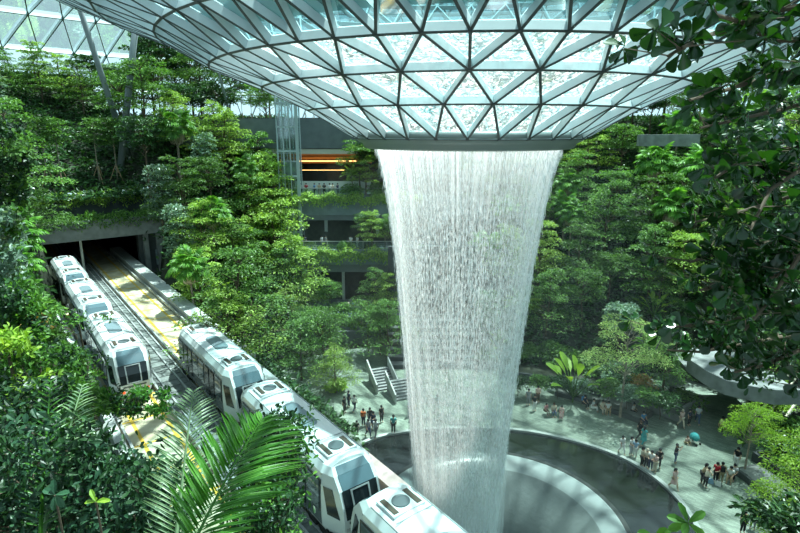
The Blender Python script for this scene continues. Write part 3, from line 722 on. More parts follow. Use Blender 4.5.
cl = MB(); slabx(cl, -20, 0, 81.2, 91, ZA + 5.7, ZA + 6.4); bpart(cl, 'soffit', mat('cream ceiling', (.58, .55, .47), .8))
wd_ = MB()
for k in range(3, 6): slabx(wd_, -18, -4.6, 90.5 - .2 * k, 90.9 - .2 * k, ZA + 2.0 + .62 * k, ZA + 2.45 + .62 * k)
bpart(wd_, 'timber_wall', mat('orange timber with painted glow', (.38, .17, .05), .5, emit=(1, .45, .1), estr=.06))  # faint emission stands in for warm light falling on the boards
lg = MB(); slabx(lg, -17, -7, 89.0, 89.15, ZA + 4.2, ZA + 4.32); slabx(lg, -16, -9, 88.9, 89.05, ZA + 2.8, ZA + 2.86)
bpart(lg, 'ceiling_lamp', mat('glowing warm strip', (.8, .5, .2), .5, emit=(1, .55, .18), estr=4))
cp = MB(); slabx(cp, -15.5, -4.2, 79.6, 79.8, ZA, ZA + 1.9); bpart(cp, 'pale_counter_wall', mat('pale mint white panel', (.62, .68, .62), .5))
cm = MB()
for x in (-19.0, -11, -3.5, 4): slabx(cm, x, x + .45, 78.4, 78.9, ZB, ZA - 3.4); slabx(cm, x + 3, x + 3.35, 72.4, 72.8, ZC, ZB - 3)
for x in (-9, -2.5): slabx(cm, x, x + .4, 66.8, 67.2, 0, ZC - 1.5)
bpart(cm, 'column', mat('pale column', (.42, .46, .46), .6))
gl_ = MB(); slabx(gl_, -17.6, -6, 83, 83.08, ZB + 1.2, ZA - 3.4); bpart(gl_, 'shopfront_glass', mat('pale green shop glass', (.30, .42, .36), .15))
sg_ = MB()
for k in range(5): slabx(sg_, -16.5 + k * 2.4, -16.2 + k * 2.4, 82.2, 82.4, ZB + 2.4, ZA - 3.4)
slabx(sg_, -17.6, -6, 81.8, 82.1, ZB + 3.4, ZA - 3.6)
bpart(sg_, 'shopfront_sign_beam', mat('cream beam', (.55, .52, .42), .6, emit=(1, .9, .6), estr=.25))
rl = MB()
for (y, z, x0, x1) in ((77.6, ZA, -21, 2), (71.8, ZB, -21, 2), (66.0, ZC, -14, 2)):
    slabx(rl, x0, x1, y, y + .04, z, z + 1.05)
bpart(rl, 'balustrade_glass', GLR)
hr = MB()
for (y, z, x0, x1) in ((77.6, ZA, -21, 2), (71.8, ZB, -21, 2), (66.0, ZC, -14, 2)):
    slabx(hr, x0, x1, y - .03, y + .07, z + 1.05, z + 1.13)
    for k in range(int((x1 - x0) / 1.6)): slabx(hr, x0 + k * 1.6, x0 + k * 1.6 + .06, y - .02, y + .06, z, z + 1.05)
bpart(hr, 'handrail', GALV)
hedge(-21, 3, 76.9, ZA + .15, 5200, 'band of hanging green planting along the top gallery edge with people above', depth=1.6, hang=1.5, mname=G_LIGHT, seedy=1)
hedge(-24, 3, 71.0, ZB + .1, 5200, 'band of hanging green planting along the middle gallery edge', depth=1.8, hang=1.7, mname=G_LIGHT, seedy=2)
hedge(-16, 3, 65.0, ZC + .1, 2200, 'green planting along the lowest gallery edge', depth=1.6, hang=1.3, seedy=3)
# planting over the tunnel
def ivy(s0, s1, u0, u1, z, n, label, m):
    mb = MB(); s = rng.uniform(s0, s1, n); u = rng.uniform(u0, u1, n); P = np.stack([s * TD[0] + (C0 - u) * TN[0], s * TD[1] + (C0 - u) * TN[1], z + rng.uniform(-.35, .55, n) + .2 * np.sin(u * 2)], 1)
    front = rng.uniform(0, 1, n) < .3; P[front, 2] -= rng.uniform(.1, .9, front.sum()); 
    P[front, :2] += TD * np.abs(s1 - s[front])[:, None] + TD * .15
    D = rng.normal(0, 1, (n, 3)); D[:, :2] += TD * .8
    mb.leaves(P, D, rng.normal(0, .4, (n, 3)) + [0, 0, 1], rng.uniform(.25, .5, n), rng.uniform(.12, .2, n)); o = mb.build('planter_foliage', m); tag(o, label, 'hanging plants', None, 'stuff')
ivy(SM - 1.5, SM + .5, -7.8, 9.5, ZL + 2.5, 3600, 'low green planting along the top of the tunnel lintel', G_MID)
ivy(SM - 4.6, SM - 3.0, -8.8, 10, ZL + 4.8, 3600, 'yellowish green planting on the ledge above the tunnel lintel', G_LIGHT)

# lift tower
LSTEEL = mat('blue grey lift steel', (.34, .42, .44), .45)
lt = tag(empty('lift_tower', (-15.3, 76, 0)), 'pale steel framed glass lift tower rising beside the galleries', 'lift tower')
xs_ = [-16.7, -15.9, -15.0, -14.0]
f_ = MB()
for x in xs_:
    for y in (0, 2.4): MB().box((x + 15.3, y, 15.8), (.14 if x < -14.5 or y else .42, .18, 30)).build('post', LSTEEL, lt)
f_ = MB()
for z in (4, 8, 12, 16.5, 19.8, 23.2, 26.4, 29.5):
    for y in (0, 2.4): MB().box((-.05, y, z), (2.9, .16, .22)).build('crossbeam', LSTEEL, lt)
MB().box((-.05, 1.2, 15.5), (2.6, 2.1, 29)).build('shaft_glass', GLR, lt)
MB().box((-.05, 1.2, 20.6), (2.0, 1.6, 2.4)).build('lift_cabin', STEELM, lt)

# upper garden fence/thin screen
# stairs left of the waterfall
def stairs(cx, cy, w, n, rz, label, d=.34, h=.165, m=CONCL):
    r_ = tag(empty('stairs', (cx, cy, 0), rz), label, 'stairs'); mb = MB()
    for k in range(n): mb.box((0, k * d + d * 2, (k + .5) * h), (w, d * 1.02 + .0, (k + 1) * h if False else h * 1.0)); 
    for k in range(n): mb.box((0, k * d + d * 2, (k + .5) * h * .5), (w, d, (k + .5) * h))
    mb.build('steps', CONC, r_)
    for sx in (-1, 1):
        q = MB(); q.add([(sx * w / 2, 0, 0), (sx * w / 2, n * d + .8, n * h), (sx * w / 2, n * d + .8, n * h + 1.0), (sx * w / 2, 0, 1.0), (sx * (w / 2 + .14), 0, 0), (sx * (w / 2 + .14), n * d + .8, n * h), (sx * (w / 2 + .14), n * d + .8, n * h + 1.0), (sx * (w / 2 + .14), 0, 1.0)],
              [[0, 1, 2, 3], [7, 6, 5, 4], [0, 3, 7, 4], [1, 5, 6, 2], [3, 2, 6, 7], [0, 4, 5, 1]]); q.build('balustrade', CONCL, r_)
    return r_
p = at_z(408, 402, 0); stairs(p[0], p[1], 2.4, 7, .35, 'steps with white solid balustrades just left of the waterfall foot')
p = at_z(392, 396, 0); stairs(p[0] - .4, p[1] + .8, 2.2, 8, .35, 'steps with pale balustrades, the farther flight left of the waterfall')
# broad seating steps behind the water
ss_ = tag(empty('seating_steps', (6, 57, 0)), 'wide tiers of stone seating steps seen through the falling water', 'seating steps')
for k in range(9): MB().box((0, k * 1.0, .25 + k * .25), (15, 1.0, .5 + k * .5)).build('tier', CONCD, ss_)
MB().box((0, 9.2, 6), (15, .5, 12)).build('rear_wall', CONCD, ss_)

# right: curved bridge, dark passage, escalator, planters, benches
br = tag(empty('footbridge', (30, 52, 0)), 'curved pale concrete footbridge over a dark passage on the right', 'footbridge')
pts_t = [at_z(688, 366, 5.0), at_z(705, 378, 4.9), at_z(725, 388, 4.8), at_z(750, 394, 4.8), at_z(775, 398, 4.8), at_z(812, 398, 4.8)]
V = []
for p in pts_t: 
    for dy, dz in ((0, 0), (0, 1.3), (.3, 1.3), (.3, .3), (11, .3), (11, 0)): V.append([p[0] - 30 + dy * .1, p[1] - 52 + dy, p[2] - .6 + dz])
mb = MB(); mb.add(V, [[i * 6 + k, i * 6 + (k + 1) % 6, (i + 1) * 6 + (k + 1) % 6, (i + 1) * 6 + k] for i in range(5) for k in range(6)] + [[0, 1, 2, 3, 4, 5][::-1]]); mb.build('deck', CONC, br)  # deck stretched far back, depth added to shade the passage beneath
for q in (pts_t[4],): MB().box((q[0] - 29.5, q[1] - 49, 2.2), (.6, .6, 4.4)).build('support', CONCD, br)
ps_ = MB(); slabx(ps_, 24, 46, 56.5, 57, 0, 5.2); slabx(ps_, 25.2, 25.6, 51.5, 57, 0, 4.6); o = struct(ps_, 'wall_passage', CONCD)
for i, (px, py, lab) in enumerate([(752, 418, 'escalator with pale rails behind the trees, the upper of two on the right'), (775, 426, 'escalator with pale rails at the right edge, the lower of two')]):
    p = at_z(px, py, .2); r_ = tag(empty('escalator', tuple(p), -1.0), lab, 'escalator', 'escalators on the right')
    mb = MB(); mb.add([(-.5, 0, 0), (.5, 0, 0), (.5, 7, 3.6), (-.5, 7, 3.6), (-.5, 0, .3), (.5, 0, .3), (.5, 7, 3.9), (-.5, 7, 3.9)], QF and [[0, 1, 2, 3], [7, 6, 5, 4], [0, 4, 5, 1], [3, 2, 6, 7], [0, 3, 7, 4], [1, 5, 6, 2]]); mb.build('step_band', STEELD, r_)
    for sx in (-1, 1): MB().tube([(sx * .6, -.6, .9), (sx * .6, 0, 1.1), (sx * .6, 7, 4.8), (sx * .6, 7.8, 4.9)], .10, 6).build('handrail', mat('cream handrail', (.62, .56, .42), .5), r_)
# stone bench planters round the plaza
def arc_block(name, label, cat, a0, a1, r0, r1, z0, z1, m, top=None, topm=None, group=None):
    c = (PC[0] + (r0 + r1) / 2 * math.cos((a0 + a1) / 2), PC[1] + (r0 + r1) / 2 * math.sin((a0 + a1) / 2), z0)
    r_ = tag(empty(name, c), label, cat, group); A_ = np.linspace(a0, a1, 24)
    MB().arcprism(A_, r0, r1, 0, z1 - z0, c).build('stone_wall', m, r_)
    if top: MB().arcprism(np.linspace(a0 + .01, a1 - .01, 24), r0 + .2, r1 - .2, z1 - z0 - .02, z1 - z0 + .04, c).build(top, topm, r_)
    return r_
def ang(px, py):
    p = at_z(px, py, 0); return math.atan2(p[1] - PC[1], p[0] - PC[0])
SLATE = mat('dark slate bench stone', (.075, .085, .085), .5, noise=.15, nscale=2); SLATET = mat('honed grey bench top', (.17, .185, .175), .5, noise=.15, nscale=2)
arc_block('stone_bench', 'long dark stone bench slab with a slim tree at its end, bottom right', 'bench', ang(764, 505), ang(733, 480) + .03, 20.3, 22.6, 0, .5, SLATE, 'top', SLATET)
arc_block('stone_bench', 'curved low dark stone bench with a slim tree, near seated people on the far plaza', 'bench', ang(640, 425), ang(605, 410) + .02, 20.2, 22.6, 0, .45, SLATE, 'top', SLATET)
arc_block('stone_bench', 'curved low dark stone bench beside standing child in pink near waterfall', 'bench', ang(592, 412), ang(552, 402), 20.6, 21.6, 0, .45, SLATE, 'top', SLATET)
arc_block('planter_wall', 'tall grey planter wall corner beside the dark passage on the far plaza', 'planter', ang(668, 430) , ang(600, 400), 23.2, 27, 0, 1.5, CONC, 'soil', SOIL)
arc_block('planter_wall', 'long dark planter wall behind the seated people right of the waterfall', 'planter', ang(598, 400), ang(500, 385), 22.8, 27, 0, .9, CONCD, 'soil', SOIL)
arc_block('planter_wall', 'dark planter wall under the bright ferns on the right', 'planter', ang(800, 520), ang(745, 462), 23.2, 27, 0, .8, CONCD, 'soil', SOIL)
tw = MB(); p0_, p1_ = at_y(640, 140, 74), at_y(700, 140, 70)
tw.add([(p0_[0], p0_[1], p0_[2] - .8), (p1_[0], p1_[1], p1_[2] - .8), (p1_[0], p1_[1], p1_[2] + .7), (p0_[0], p0_[1], p0_[2] + .7), (p0_[0], p0_[1] + 1, p0_[2] - .8), (p1_[0], p1_[1] + 1, p1_[2] - .8), (p1_[0], p1_[1] + 1, p1_[2] + .7), (p0_[0], p0_[1] + 1, p0_[2] + .7)], [[0, 1, 2, 3], [7, 6, 5, 4], [0, 4, 5, 1], [3, 2, 6, 7], [0, 3, 7, 4], [1, 5, 6, 2]])
struct(tw, 'wall_terrace', CONC)

# roof support columns
def column(pts, rad, label, fork=None):
    b0 = np.array(pts[0], float); r_ = tag(empty('steel_column', tuple(b0)), label, 'column', 'roof support columns'); mb = MB()
    mb.tube([np.array(p) - b0 for p in pts], rad, 12); mb.build('shaft', STEELM, r_, True)
    MB().tube([(0, 0, -.2), (0, 0, .15)], rad[0] * 1.5, 12).build('base', STEELM, r_)
    return r_
def col_px(a, b, d0, d1, rad, label):
    p0 = at_y(*a, d0); p1 = at_y(*b, d1); k = (p1 - p0) / np.linalg.norm(p1 - p0)
    g_ = g1(p0[0], p0[1]); t = max(0, (p0[2] - g_) / max(k[2], .2)); base = p0 - k * t
    r1_ = math.hypot(p1[0] - W[0], p1[1] - W[1]); top = p1.copy()
    for _ in range(60):
        if top[2] < CAMZ + shell_h(math.hypot(top[0] - W[0], top[1] - W[1])) - .3: top = top + k * .5
        else: break
    return column([base, top], rad, label)
col_px((118, 125), (77, 0), 78, 74, [.42, .3], 'grey steel roof column leaning left above the tunnel trees')
col_px((125, 125), (136, 22), 78, 80, [.45, .4], 'near upright grey steel roof column right of the leaning one above tunnel')
col_px((752, 60), (742, 38), 50, 48, [.35, .3], 'grey steel roof column glimpsed behind the big leaves, top right')
col_px((782, 60), (784, 30), 54, 54, [.4, .4], 'grey steel roof column at the top right edge behind leaves')
col_px((222, 85), (213, 50), 82, 80, [.2, .16], 'slim grey steel roof column under the funnel edge, upper left')
# ------------------------------------------------------------------ plant kinds (built once, copied)
def unit(v): return v / (np.linalg.norm(v, axis=-1, keepdims=True) + 1e-9)
def pad(mb, c, R, hz, n, L_, W_, tilt=.35, mi=0, flat=.6, r_=None, kind=4, outward=.8):
    """a leafy clump: leaves on and inside a flattened dome"""
    g = r_ or rng
    th = g.uniform(0, 2 * PI, n); rr = R * np.sqrt(g.uniform(0, 1, n)); P = np.stack([rr * np.cos(th), rr * np.sin(th), hz * (np.sqrt(np.clip(1 - (rr / R) ** 2, 0, 1)) * g.uniform(.3, 1, n) - .3)], 1)
    D = np.stack([np.cos(th) * outward, np.sin(th) * outward, g.uniform(-.35, .25, n)], 1) + g.normal(0, .55, (n, 3)) * [1, 1, .5]
    Nn = g.normal(0, tilt, (n, 3)) + [0, 0, 1]
    mb.leaves(P + np.array(c), D, Nn, g.uniform(.7, 1.25, n) * L_, g.uniform(.7, 1.25, n) * W_, kind, mi)
def trunk_branches(h, r0, tips, split=.3, seed=0, seg=6, sway=.25):
    g = np.random.default_rng(seed); mb = MB(); n = 7
    path = [np.array([sway * math.sin(i * .9 + seed) * i / n, sway * math.cos(i * 1.3 + seed) * i / n, -1.2 + (h + 1.2) * i / (n - 1)]) for i in range(n)]
    mb.tube(path, [r0 * (1.15 - .8 * i / (n - 1)) for i in range(n)], seg)
    for t in tips:
        t = np.array(t, float); zz = np.clip(t[2] - .45 * np.hypot(t[0], t[1]) - .2, split * h, h * .97); k = (zz + 1.2) / (h + 1.2) * (n - 1); i = int(min(k, n - 2)); s_ = path[i] + (path[i + 1] - path[i]) * (k - i)
        m = (s_ + t) / 2 + np.array([0, 0, .12]); mb.tube([s_, m, t], [r0 * .32, r0 * .2, r0 * .08], 4, cap=False)
    return mb
KIND = {}
def reg(kind, parts, zc): KIND.setdefault(kind, []).append((parts, zc))
def k_layered(seed, H=9., lm=None, dens=1.):
    g = np.random.default_rng(seed); cr = MB(); tips = []
    nt = 6
    for t in range(nt):
        f = t / (nt - 1); z = H * (.34 + .64 * f); R = H * (.42 - .24 * f) * g.uniform(.85, 1.1); m = max(3, int(7 - 3 * f)); a0 = g.uniform(0, 6)
        for k in range(m):
            a = a0 + 2 * PI * k / m + g.normal(0, .2); q = R * g.uniform(.6, 1.0); c = (q * math.cos(a), q * math.sin(a), z + g.normal(0, .42)); tips.append(c)
            pad(cr, c, R * g.uniform(.36, .56), .62, int(125 * dens), .28, .17, .34, r_=g)
        if f > .5: pad(cr, (0, 0, z + .2), R * .6, .4, int(70 * dens), .30, .17, r_=g)
    return [('trunk', trunk_branches(H * .96, .17, tips, .3, seed).mesh('trunk', BARK)), ('crown', cr.mesh('crown', lm or G_LIGHT))], H * .62
def k_round(seed, H=8., lm=None, L_=.34, W_=.2, n=34, per=80, rad=.32, lo=.42, kind=4):
    g = np.random.default_rng(seed); cr = MB(); tips = []
    for k in range(n):
        a = g.uniform(0, 2 * PI); el = g.uniform(-.6, 1.4); q = H * rad * g.uniform(.55, 1.); c = (q * math.cos(a) * math.cos(el * .8), q * math.sin(a) * math.cos(el * .8), H * (.5 + lo / 2) + q * math.sin(el) * .95); tips.append(c)
        pad(cr, c, H * rad * .38, H * .055, per, L_, W_, .5, r_=g, kind=kind)
    return [('trunk', trunk_branches(H * .75, .15, tips, .3, seed).mesh('trunk', BARK)), ('crown', cr.mesh('crown', lm or G_DARK))], H * .7
def k_column(seed, H=8., lm=None, L_=.42, W_=.2):
    g = np.random.default_rng(seed); cr = MB(); tips = []
    for k in range(26):
        f = k / 25; a = k * 2.4; q = H * .15 * (1 - .55 * abs(f - .4)); c = (q * math.cos(a), q * math.sin(a), H * (.25 + .75 * f)); tips.append(c)
        pad(cr, c, .75, .55, 60, L_, W_, .6, r_=g)
    return [('trunk', trunk_branches(H * .95, .12, tips, .2, seed).mesh('trunk', BARK)), ('crown', cr.mesh('crown', lm or G_GREY))], H * .6
def fan_leaf(mb, base, dirv, R, g, nseg=18, mi=0, droop=.35):
    dirv = unit(np.array(dirv, float)); up = np.array([0, 0, 1.]); s = np.cross(dirv, up); s /= (np.linalg.norm(s) + 1e-6); nn = np.cross(s, dirv)
    th = np.linspace(-2.2, 2.2, nseg); D = np.cos(th)[:, None] * dirv + np.sin(th)[:, None] * s - nn * .12
    P = np.repeat(np.array(base)[None], nseg, 0); mb.leaves(P, D, np.repeat(nn[None], nseg, 0) + g.normal(0, .15, (nseg, 3)), R * (1 - .25 * np.abs(th) / 2.2), R * .20, 9, mi, droop=droop, fold=.25)
def k_fan(seed, H=7., R=1.15, n=26, dead=14, tr=.14):
    g = np.random.default_rng(seed); cr = MB(); dd = MB(); st = MB()
    top = np.array([.15, .1, H])
    for k in range(n):
        a = k * 2.4 + g.normal(0, .1); el = 1.25 - 1.65 * (k / n) ** .8; L_ = g.uniform(1.2, 1.7) * R; d = np.array([math.cos(a) * math.cos(el), math.sin(a) * math.cos(el), math.sin(el)])
        e = top + d * L_; m = top + d * L_ * .5 + [0, 0, .08]; st.tube([top, m, e], [.03, .025, .02], 4, cap=False); fan_leaf(cr, e, d + [0, 0, -.35], R * g.uniform(.85, 1.1), g)
    for k in range(dead):
        a = k * 2.1; el = -.75 - g.uniform(0, .6); d = np.array([math.cos(a) * math.cos(el), math.sin(a) * math.cos(el), math.sin(el)]); e = top + d * R * 1.1; fan_leaf(dd, e, d + [0, 0, -.8], R * .85, g, 12, droop=.5)
    tk = MB(); tk.tube([(0, 0, -1.2), (.05, 0, H * .4), tuple(top)], [tr * 1.2, tr, tr * .8], 8)
    return [('trunk', tk.mesh('trunk', BARKL)), ('crown', cr.mesh('crown', G_PALM)), ('leaf_stalks', st.mesh('leaf_stalks', G_PALM)), ('dry_fronds', dd.mesh('dry_fronds', G_DEAD))], H
def frond(mb, base, d0, L_, g, nl=34, ll=.6, lw=.07, droop=.9, mi=0, stem=True, seg9=True, tilt=0., twist=.0):
    d0 = unit(np.array(d0, float)); n = 12; pts = []; p = np.array(base, float); d = d0.copy()
    for i in range(n + 1):
        pts.append(p.copy()); p = p + d * L_ / n; d = unit(d + np.array([0, 0, -droop / n]))
    pts = np.array(pts)
    if stem: mb.tube(list(pts), [.022 * L_ * (1 - .85 * i / n) * .5 + .003 for i in range(n + 1)], 4, mi)
    f = np.linspace(.10, .995, nl); idx = f * n; i0 = np.minimum(idx.astype(int), n - 1); P = pts[i0] + (pts[i0 + 1] - pts[i0]) * (idx - i0)[:, None]
    tg = unit(pts[i0 + 1] - pts[i0]); side = unit(np.cross(tg, [0, 0, 1.])); nn = np.cross(side, tg)
    prof = np.sin(np.clip(f * 1.02, 0, 1) * PI * .86 + .30) ** .7
    for sg in (-1, 1):
        D = side * sg * .85 + tg * (.45 + .5 * f[:, None]) + nn * (.22 + g.normal(0, .06, (nl, 1))) + g.normal(0, .05, (nl, 3))
        mb.leaves(P, D, nn + side * sg * -.3, ll * prof * g.uniform(.9, 1.08, nl), lw, 9 if seg9 else 4, mi, droop=.38, fold=.12)
def k_palm(seed, H=5., L_=2.4, n=16, lm=None):
    g = np.random.default_rng(seed); cr = MB(); top = np.array([0, 0, H])
    for k in range(n):
        a = k * 2.4 + g.normal(0, .15); el = 1.3 - 1.1 * (k / n); frond(cr, top, (math.cos(a) * math.cos(el), math.sin(a) * math.cos(el), math.sin(el)), L_ * g.uniform(.85, 1.1), g, 22, .55, .09, 1.2, seg9=False)
    tk = MB(); tk.tube([(0, 0, -1.2), (0, 0, H * .5), tuple(top)], [.13, .11, .09], 7)
    return [('trunk', tk.mesh('trunk', BARKL)), ('crown', cr.mesh('crown', lm or G_PALM))], H
def k_feather(seed, H=7., lm=None):
    g = np.random.default_rng(seed); cr = MB(); tips = []
    for k in range(30):
        a = g.uniform(0, 2 * PI); z = H * g.uniform(.5, 1.); q = H * .36 * math.sqrt(max(.05, 1 - ((z / H - .62) / .42) ** 2)) * g.uniform(.5, 1); c = (q * math.cos(a), q * math.sin(a), z); tips.append(c)
        pad(cr, c, H * .13, .28, 130, .20, .07, .3, r_=g)
    return [('trunk', trunk_branches(H * .9, .10, tips, .45, seed, sway=.12).mesh('trunk', BARKL)), ('crown', cr.mesh('crown', lm or G_FEATH))], H * .72
def k_big(seed, H=3.2, n=9, lm=None, LL=1.8, WW=.55):
    g = np.random.default_rng(seed); cr = MB(); P = []; D = []
    st = MB()
    for k in range(n):
        a = k * 2.4 + g.normal(0, .2); el = 1.35 - .8 * k / n; d = np.array([math.cos(a) * math.cos(el), math.sin(a) * math.cos(el), math.sin(el)]); e = np.array([0, 0, H * .1]) + d * H * .5
        st.tube([(0, 0, -.6), (0, 0, H * .1), tuple(e)], [.06, .05, .03], 5, cap=False); P.append(e); D.append(d * .9 + [0, 0, -.12])
    P = np.array(P); D = np.array(D); cr.leaves(P, D, np.array([[0, 0, 1.]] * n) + g.normal(0, .3, (n, 3)), g.uniform(.8, 1.1, n) * LL, WW, 8, droop=.28)
    return [('stalks', st.mesh('stalks', G_MID)), ('leaves', cr.mesh('leaves', lm or G_LIGHT))], H * .6
def k_shrub(seed, R=1.6, lm=None, L_=.34, W_=.16, n=26, per=46, kind=4):
    g = np.random.default_rng(seed); cr = MB(); tips = []
    for k in range(n):
        a = g.uniform(0, 2 * PI); el = g.uniform(0, 1.5); q = R * g.uniform(.5, 1.); c = (q * math.cos(a) * math.cos(el), q * math.sin(a) * math.cos(el), .35 * R + q * math.sin(el) * .9); tips.append(c)
        pad(cr, c, R * .4, R * .2, per, L_, W_, .6, r_=g, kind=kind)
    return [('stems', trunk_branches(R * .8, .05, tips, .1, seed).mesh('stems', BARK)), ('foliage', cr.mesh('foliage', lm or G_MID))], R * .8
def k_slim(seed, H=8.):
    g = np.random.default_rng(seed); cr = MB(); tips = []
    for k in range(12):
        a = k * 2.4; c = (1.1 * math.cos(a) * g.uniform(.3, 1), 1.1 * math.sin(a) * g.uniform(.3, 1), H * (.62 + .38 * k / 11)); tips.append(c); pad(cr, c, 1.0, .4, 90, .32, .18, .4, r_=g)
    pr = MB()
    for k in range(3): a = 2 * PI * k / 3 + .5; pr.tube([(1.1 * math.cos(a), 1.1 * math.sin(a), -.3), (0.08 * math.cos(a), .08 * math.sin(a), 2.0)], .06, 5)
    return [('trunk', trunk_branches(H * .9, .11, tips, .6, seed, sway=.1).mesh('trunk', BARKL)), ('crown', cr.mesh('crown', G_MID)), ('support_props', pr.mesh('support_props', WOOD))], H * .5
for sd in (1, 2, 3): reg('layered_tree', *k_layered(sd))
for sd in (4, 5): reg('layered_tree_mid', *k_layered(sd, 9.5, G_MID, 1.15))
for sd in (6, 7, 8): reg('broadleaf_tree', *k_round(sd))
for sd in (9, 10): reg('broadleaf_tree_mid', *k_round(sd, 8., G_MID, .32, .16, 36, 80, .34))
reg('grey_leaved_tree', *k_column(11)); reg('grey_leaved_tree', *k_round(12, 7., G_GREY, .42, .2, 30, 60, .28))
for sd in (13, 14): reg('fan_palm', *k_fan(sd))
reg('feather_palm', *k_palm(15)); reg('feather_palm', *k_palm(16, 4., 2.8, 18, G_LIGHT))
reg('feathery_tree', *k_feather(17)); reg('feathery_tree_bright', *k_feather(18, 6.5, G_YEL)); reg('bright_tree', *k_layered(19, 7., G_YEL))
reg('big_leaf_plant', *k_big(20)); reg('big_leaf_plant_bright', *k_big(21, 3.4, 13, G_YEL, 1.3, .5))
for sd in (22, 23): reg('shrub', *k_shrub(sd))
reg('shrub_dark', *k_shrub(24, 1.6, G_DARK)); reg('shrub_yellow', *k_shrub(25, 1.3, G_YEL, .4, .18)); reg('shrub_grey', *k_shrub(26, 1.5, G_GREY, .42, .2)); reg('shrub_bronze', *k_shrub(28, 1.5, G_RED, .3, .14, 24, 40))
reg('slim_tree', *k_slim(27))
NICE = {'layered_tree': ('layered_tree', 'light green layered tree', 'tree'), 'layered_tree_mid': ('layered_tree', 'mid green layered tree', 'tree'), 'broadleaf_tree': ('broadleaf_tree', 'dark glossy broadleaf tree', 'tree'),
        'broadleaf_tree_mid': ('broadleaf_tree', 'mid green rounded broadleaf tree', 'tree'), 'grey_leaved_tree': ('grey_leaved_tree', 'silvery leaved tree', 'tree'), 'fan_palm': ('fan_palm', 'fan palm with dry lower fronds', 'palm tree'),
        'feather_palm': ('feather_palm', 'feather palm', 'palm tree'), 'feathery_tree': ('feathery_tree', 'olive feathery tree', 'tree'), 'feathery_tree_bright': ('feathery_tree', 'bright yellow green feathery tree', 'tree'), 'bright_tree': ('layered_tree', 'bright yellow green layered tree', 'tree'),
        'big_leaf_plant': ('big_leaf_plant', 'large leaved banana-like plant', 'plant'), 'big_leaf_plant_bright': ('big_leaf_plant', 'yellow green plant with broad drooping leaves', 'plant'), 'shrub': ('shrub', 'mid green shrub', 'shrub'), 'shrub_dark': ('shrub', 'dark green shrub', 'shrub'),
        'shrub_yellow': ('shrub', 'yellow leaved shrub', 'shrub'), 'shrub_grey': ('shrub', 'silvery leaved shrub', 'shrub'), 'shrub_bronze': ('shrub', 'bronze tipped shrub', 'shrub'), 'slim_tree': ('slim_tree', 'slim pale trunked tree on wooden props', 'tree')}
PLANTS = []
def plant(kind, x, y, z, sc_, label=None, group=None, rz=None, var=None):
    parts_, zc = KIND[kind][(var if var is not None else random.randrange(99)) % len(KIND[kind])]
    nm, desc, cat = NICE[kind]; r_ = empty(nm, (x, y, z), random.uniform(0, 6.28) if rz is None else rz, sc_)
    tag(r_, label, cat, group)
    for pn, me in parts_: link(pn, me, r_)
    PLANTS.append((r_, kind)); return r_
def on_ray(kind, px, py, sc_=1., label=None, group=None, d0=8, d1=110, var=None, zfun=None):
    """stand a plant on the ground so that its crown shows near a pixel"""
    parts_, zc = KIND[kind][(var or 0) % len(KIND[kind])]; r = ray(px, py); best = None
    for d in np.arange(d0, d1, .4):
        p = np.array([0, 0, CAMZ]) + r * (d / r[1]); g_ = (zfun or g1)(p[0], p[1])
        if p[2] - zc * sc_ <= g_: best = (p, g_); break
    if best is None: p = np.array([0, 0, CAMZ]) + r * (d1 / r[1]); best = (p, g1(p[0], p[1]))
    p, g_ = best; return plant(kind, p[0], p[1], g_, sc_, label or 'x', group, var=var or 0)
def proj(p):
    x, y, z = p[0], p[1], p[2] - CAMZ; d = y * math.cos(PITCH) - z * math.sin(PITCH); u = y * math.sin(PITCH) + z * math.cos(PITCH)
    return (400 + F_PX * x / d, 266.5 - F_PX * u / d) if d > .5 else (-999, -999)
ORD = ['nearest', 'second', 'third', 'fourth', 'fifth', 'sixth', 'seventh', 'eighth', 'ninth', 'tenth', 'eleventh', 'twelfth', 'thirteenth', 'fourteenth', 'fifteenth', 'sixteenth', 'seventeenth', 'eighteenth', 'nineteenth', 'twentieth', 'twenty-first', 'twenty-second', 'twenty-third', 'twenty-fourth']
# --- the wooded hillside in tiers round the plaza
def in_build(x, y): return -19.5 < x < 9.5 and 47 < y < 96
def tier(rad, name, kinds, spacing, smin, smax, amin=-.7, amax=PI + .9, jit=1.2, group=None):
    n = int(rad * (amax - amin) / spacing); L_ = []
    for k in range(n):
        a = amin + (amax - amin) * (k + .5) / n + rng.normal(0, .12) * spacing / rad; r = rad + rng.uniform(-jit, jit); x, y = PC[0] + r * math.cos(a), PC[1] + r * math.sin(a)
        s_, u_ = su(x, y)
        if y < 18 or (-5.2 < u_ < 8.2) or in_build(x, y): continue
        if u_ > 8.2 and s_ > -50: continue
        if u_ > -15 and s_ > -37: continue
        if 27 < x < 42 and 36 < y < 57 and rad < 33: continue
        g_ = g1(x, y); px, py = proj((x, y, g_ + 5))
        if px < -25 or px > 825 or py < -60: continue
        kd = kinds[int(rng.integers(len(kinds)))]; sc_ = rng.uniform(smin, smax)
        rr = math.hypot(x - W[0], y - W[1]); lim = (CAMZ + shell_h(rr) - 1.5 - g_) / 9.8
        L_.append((px, kd, x, y, g_ - .1, min(sc_, max(lim, .4))))
    out = []
    for side_ in ('right', 'left'):
        wx = 470; S_ = sorted([t for t in L_ if (t[0] >= wx) == (side_ == 'right')], key=lambda t: abs(t[0] - wx)); cnt = {}
        for t in S_:
            c = cnt.get(t[1], 0); cnt[t[1]] = c + 1
            lab = '%s on the %s, %s such %s of the waterfall' % (NICE[t[1]][1], name, ORD[min(c, 23)], side_)
            plant(t[1], t[2], t[3], t[4], t[5], lab, group or 'trees of the ' + name)
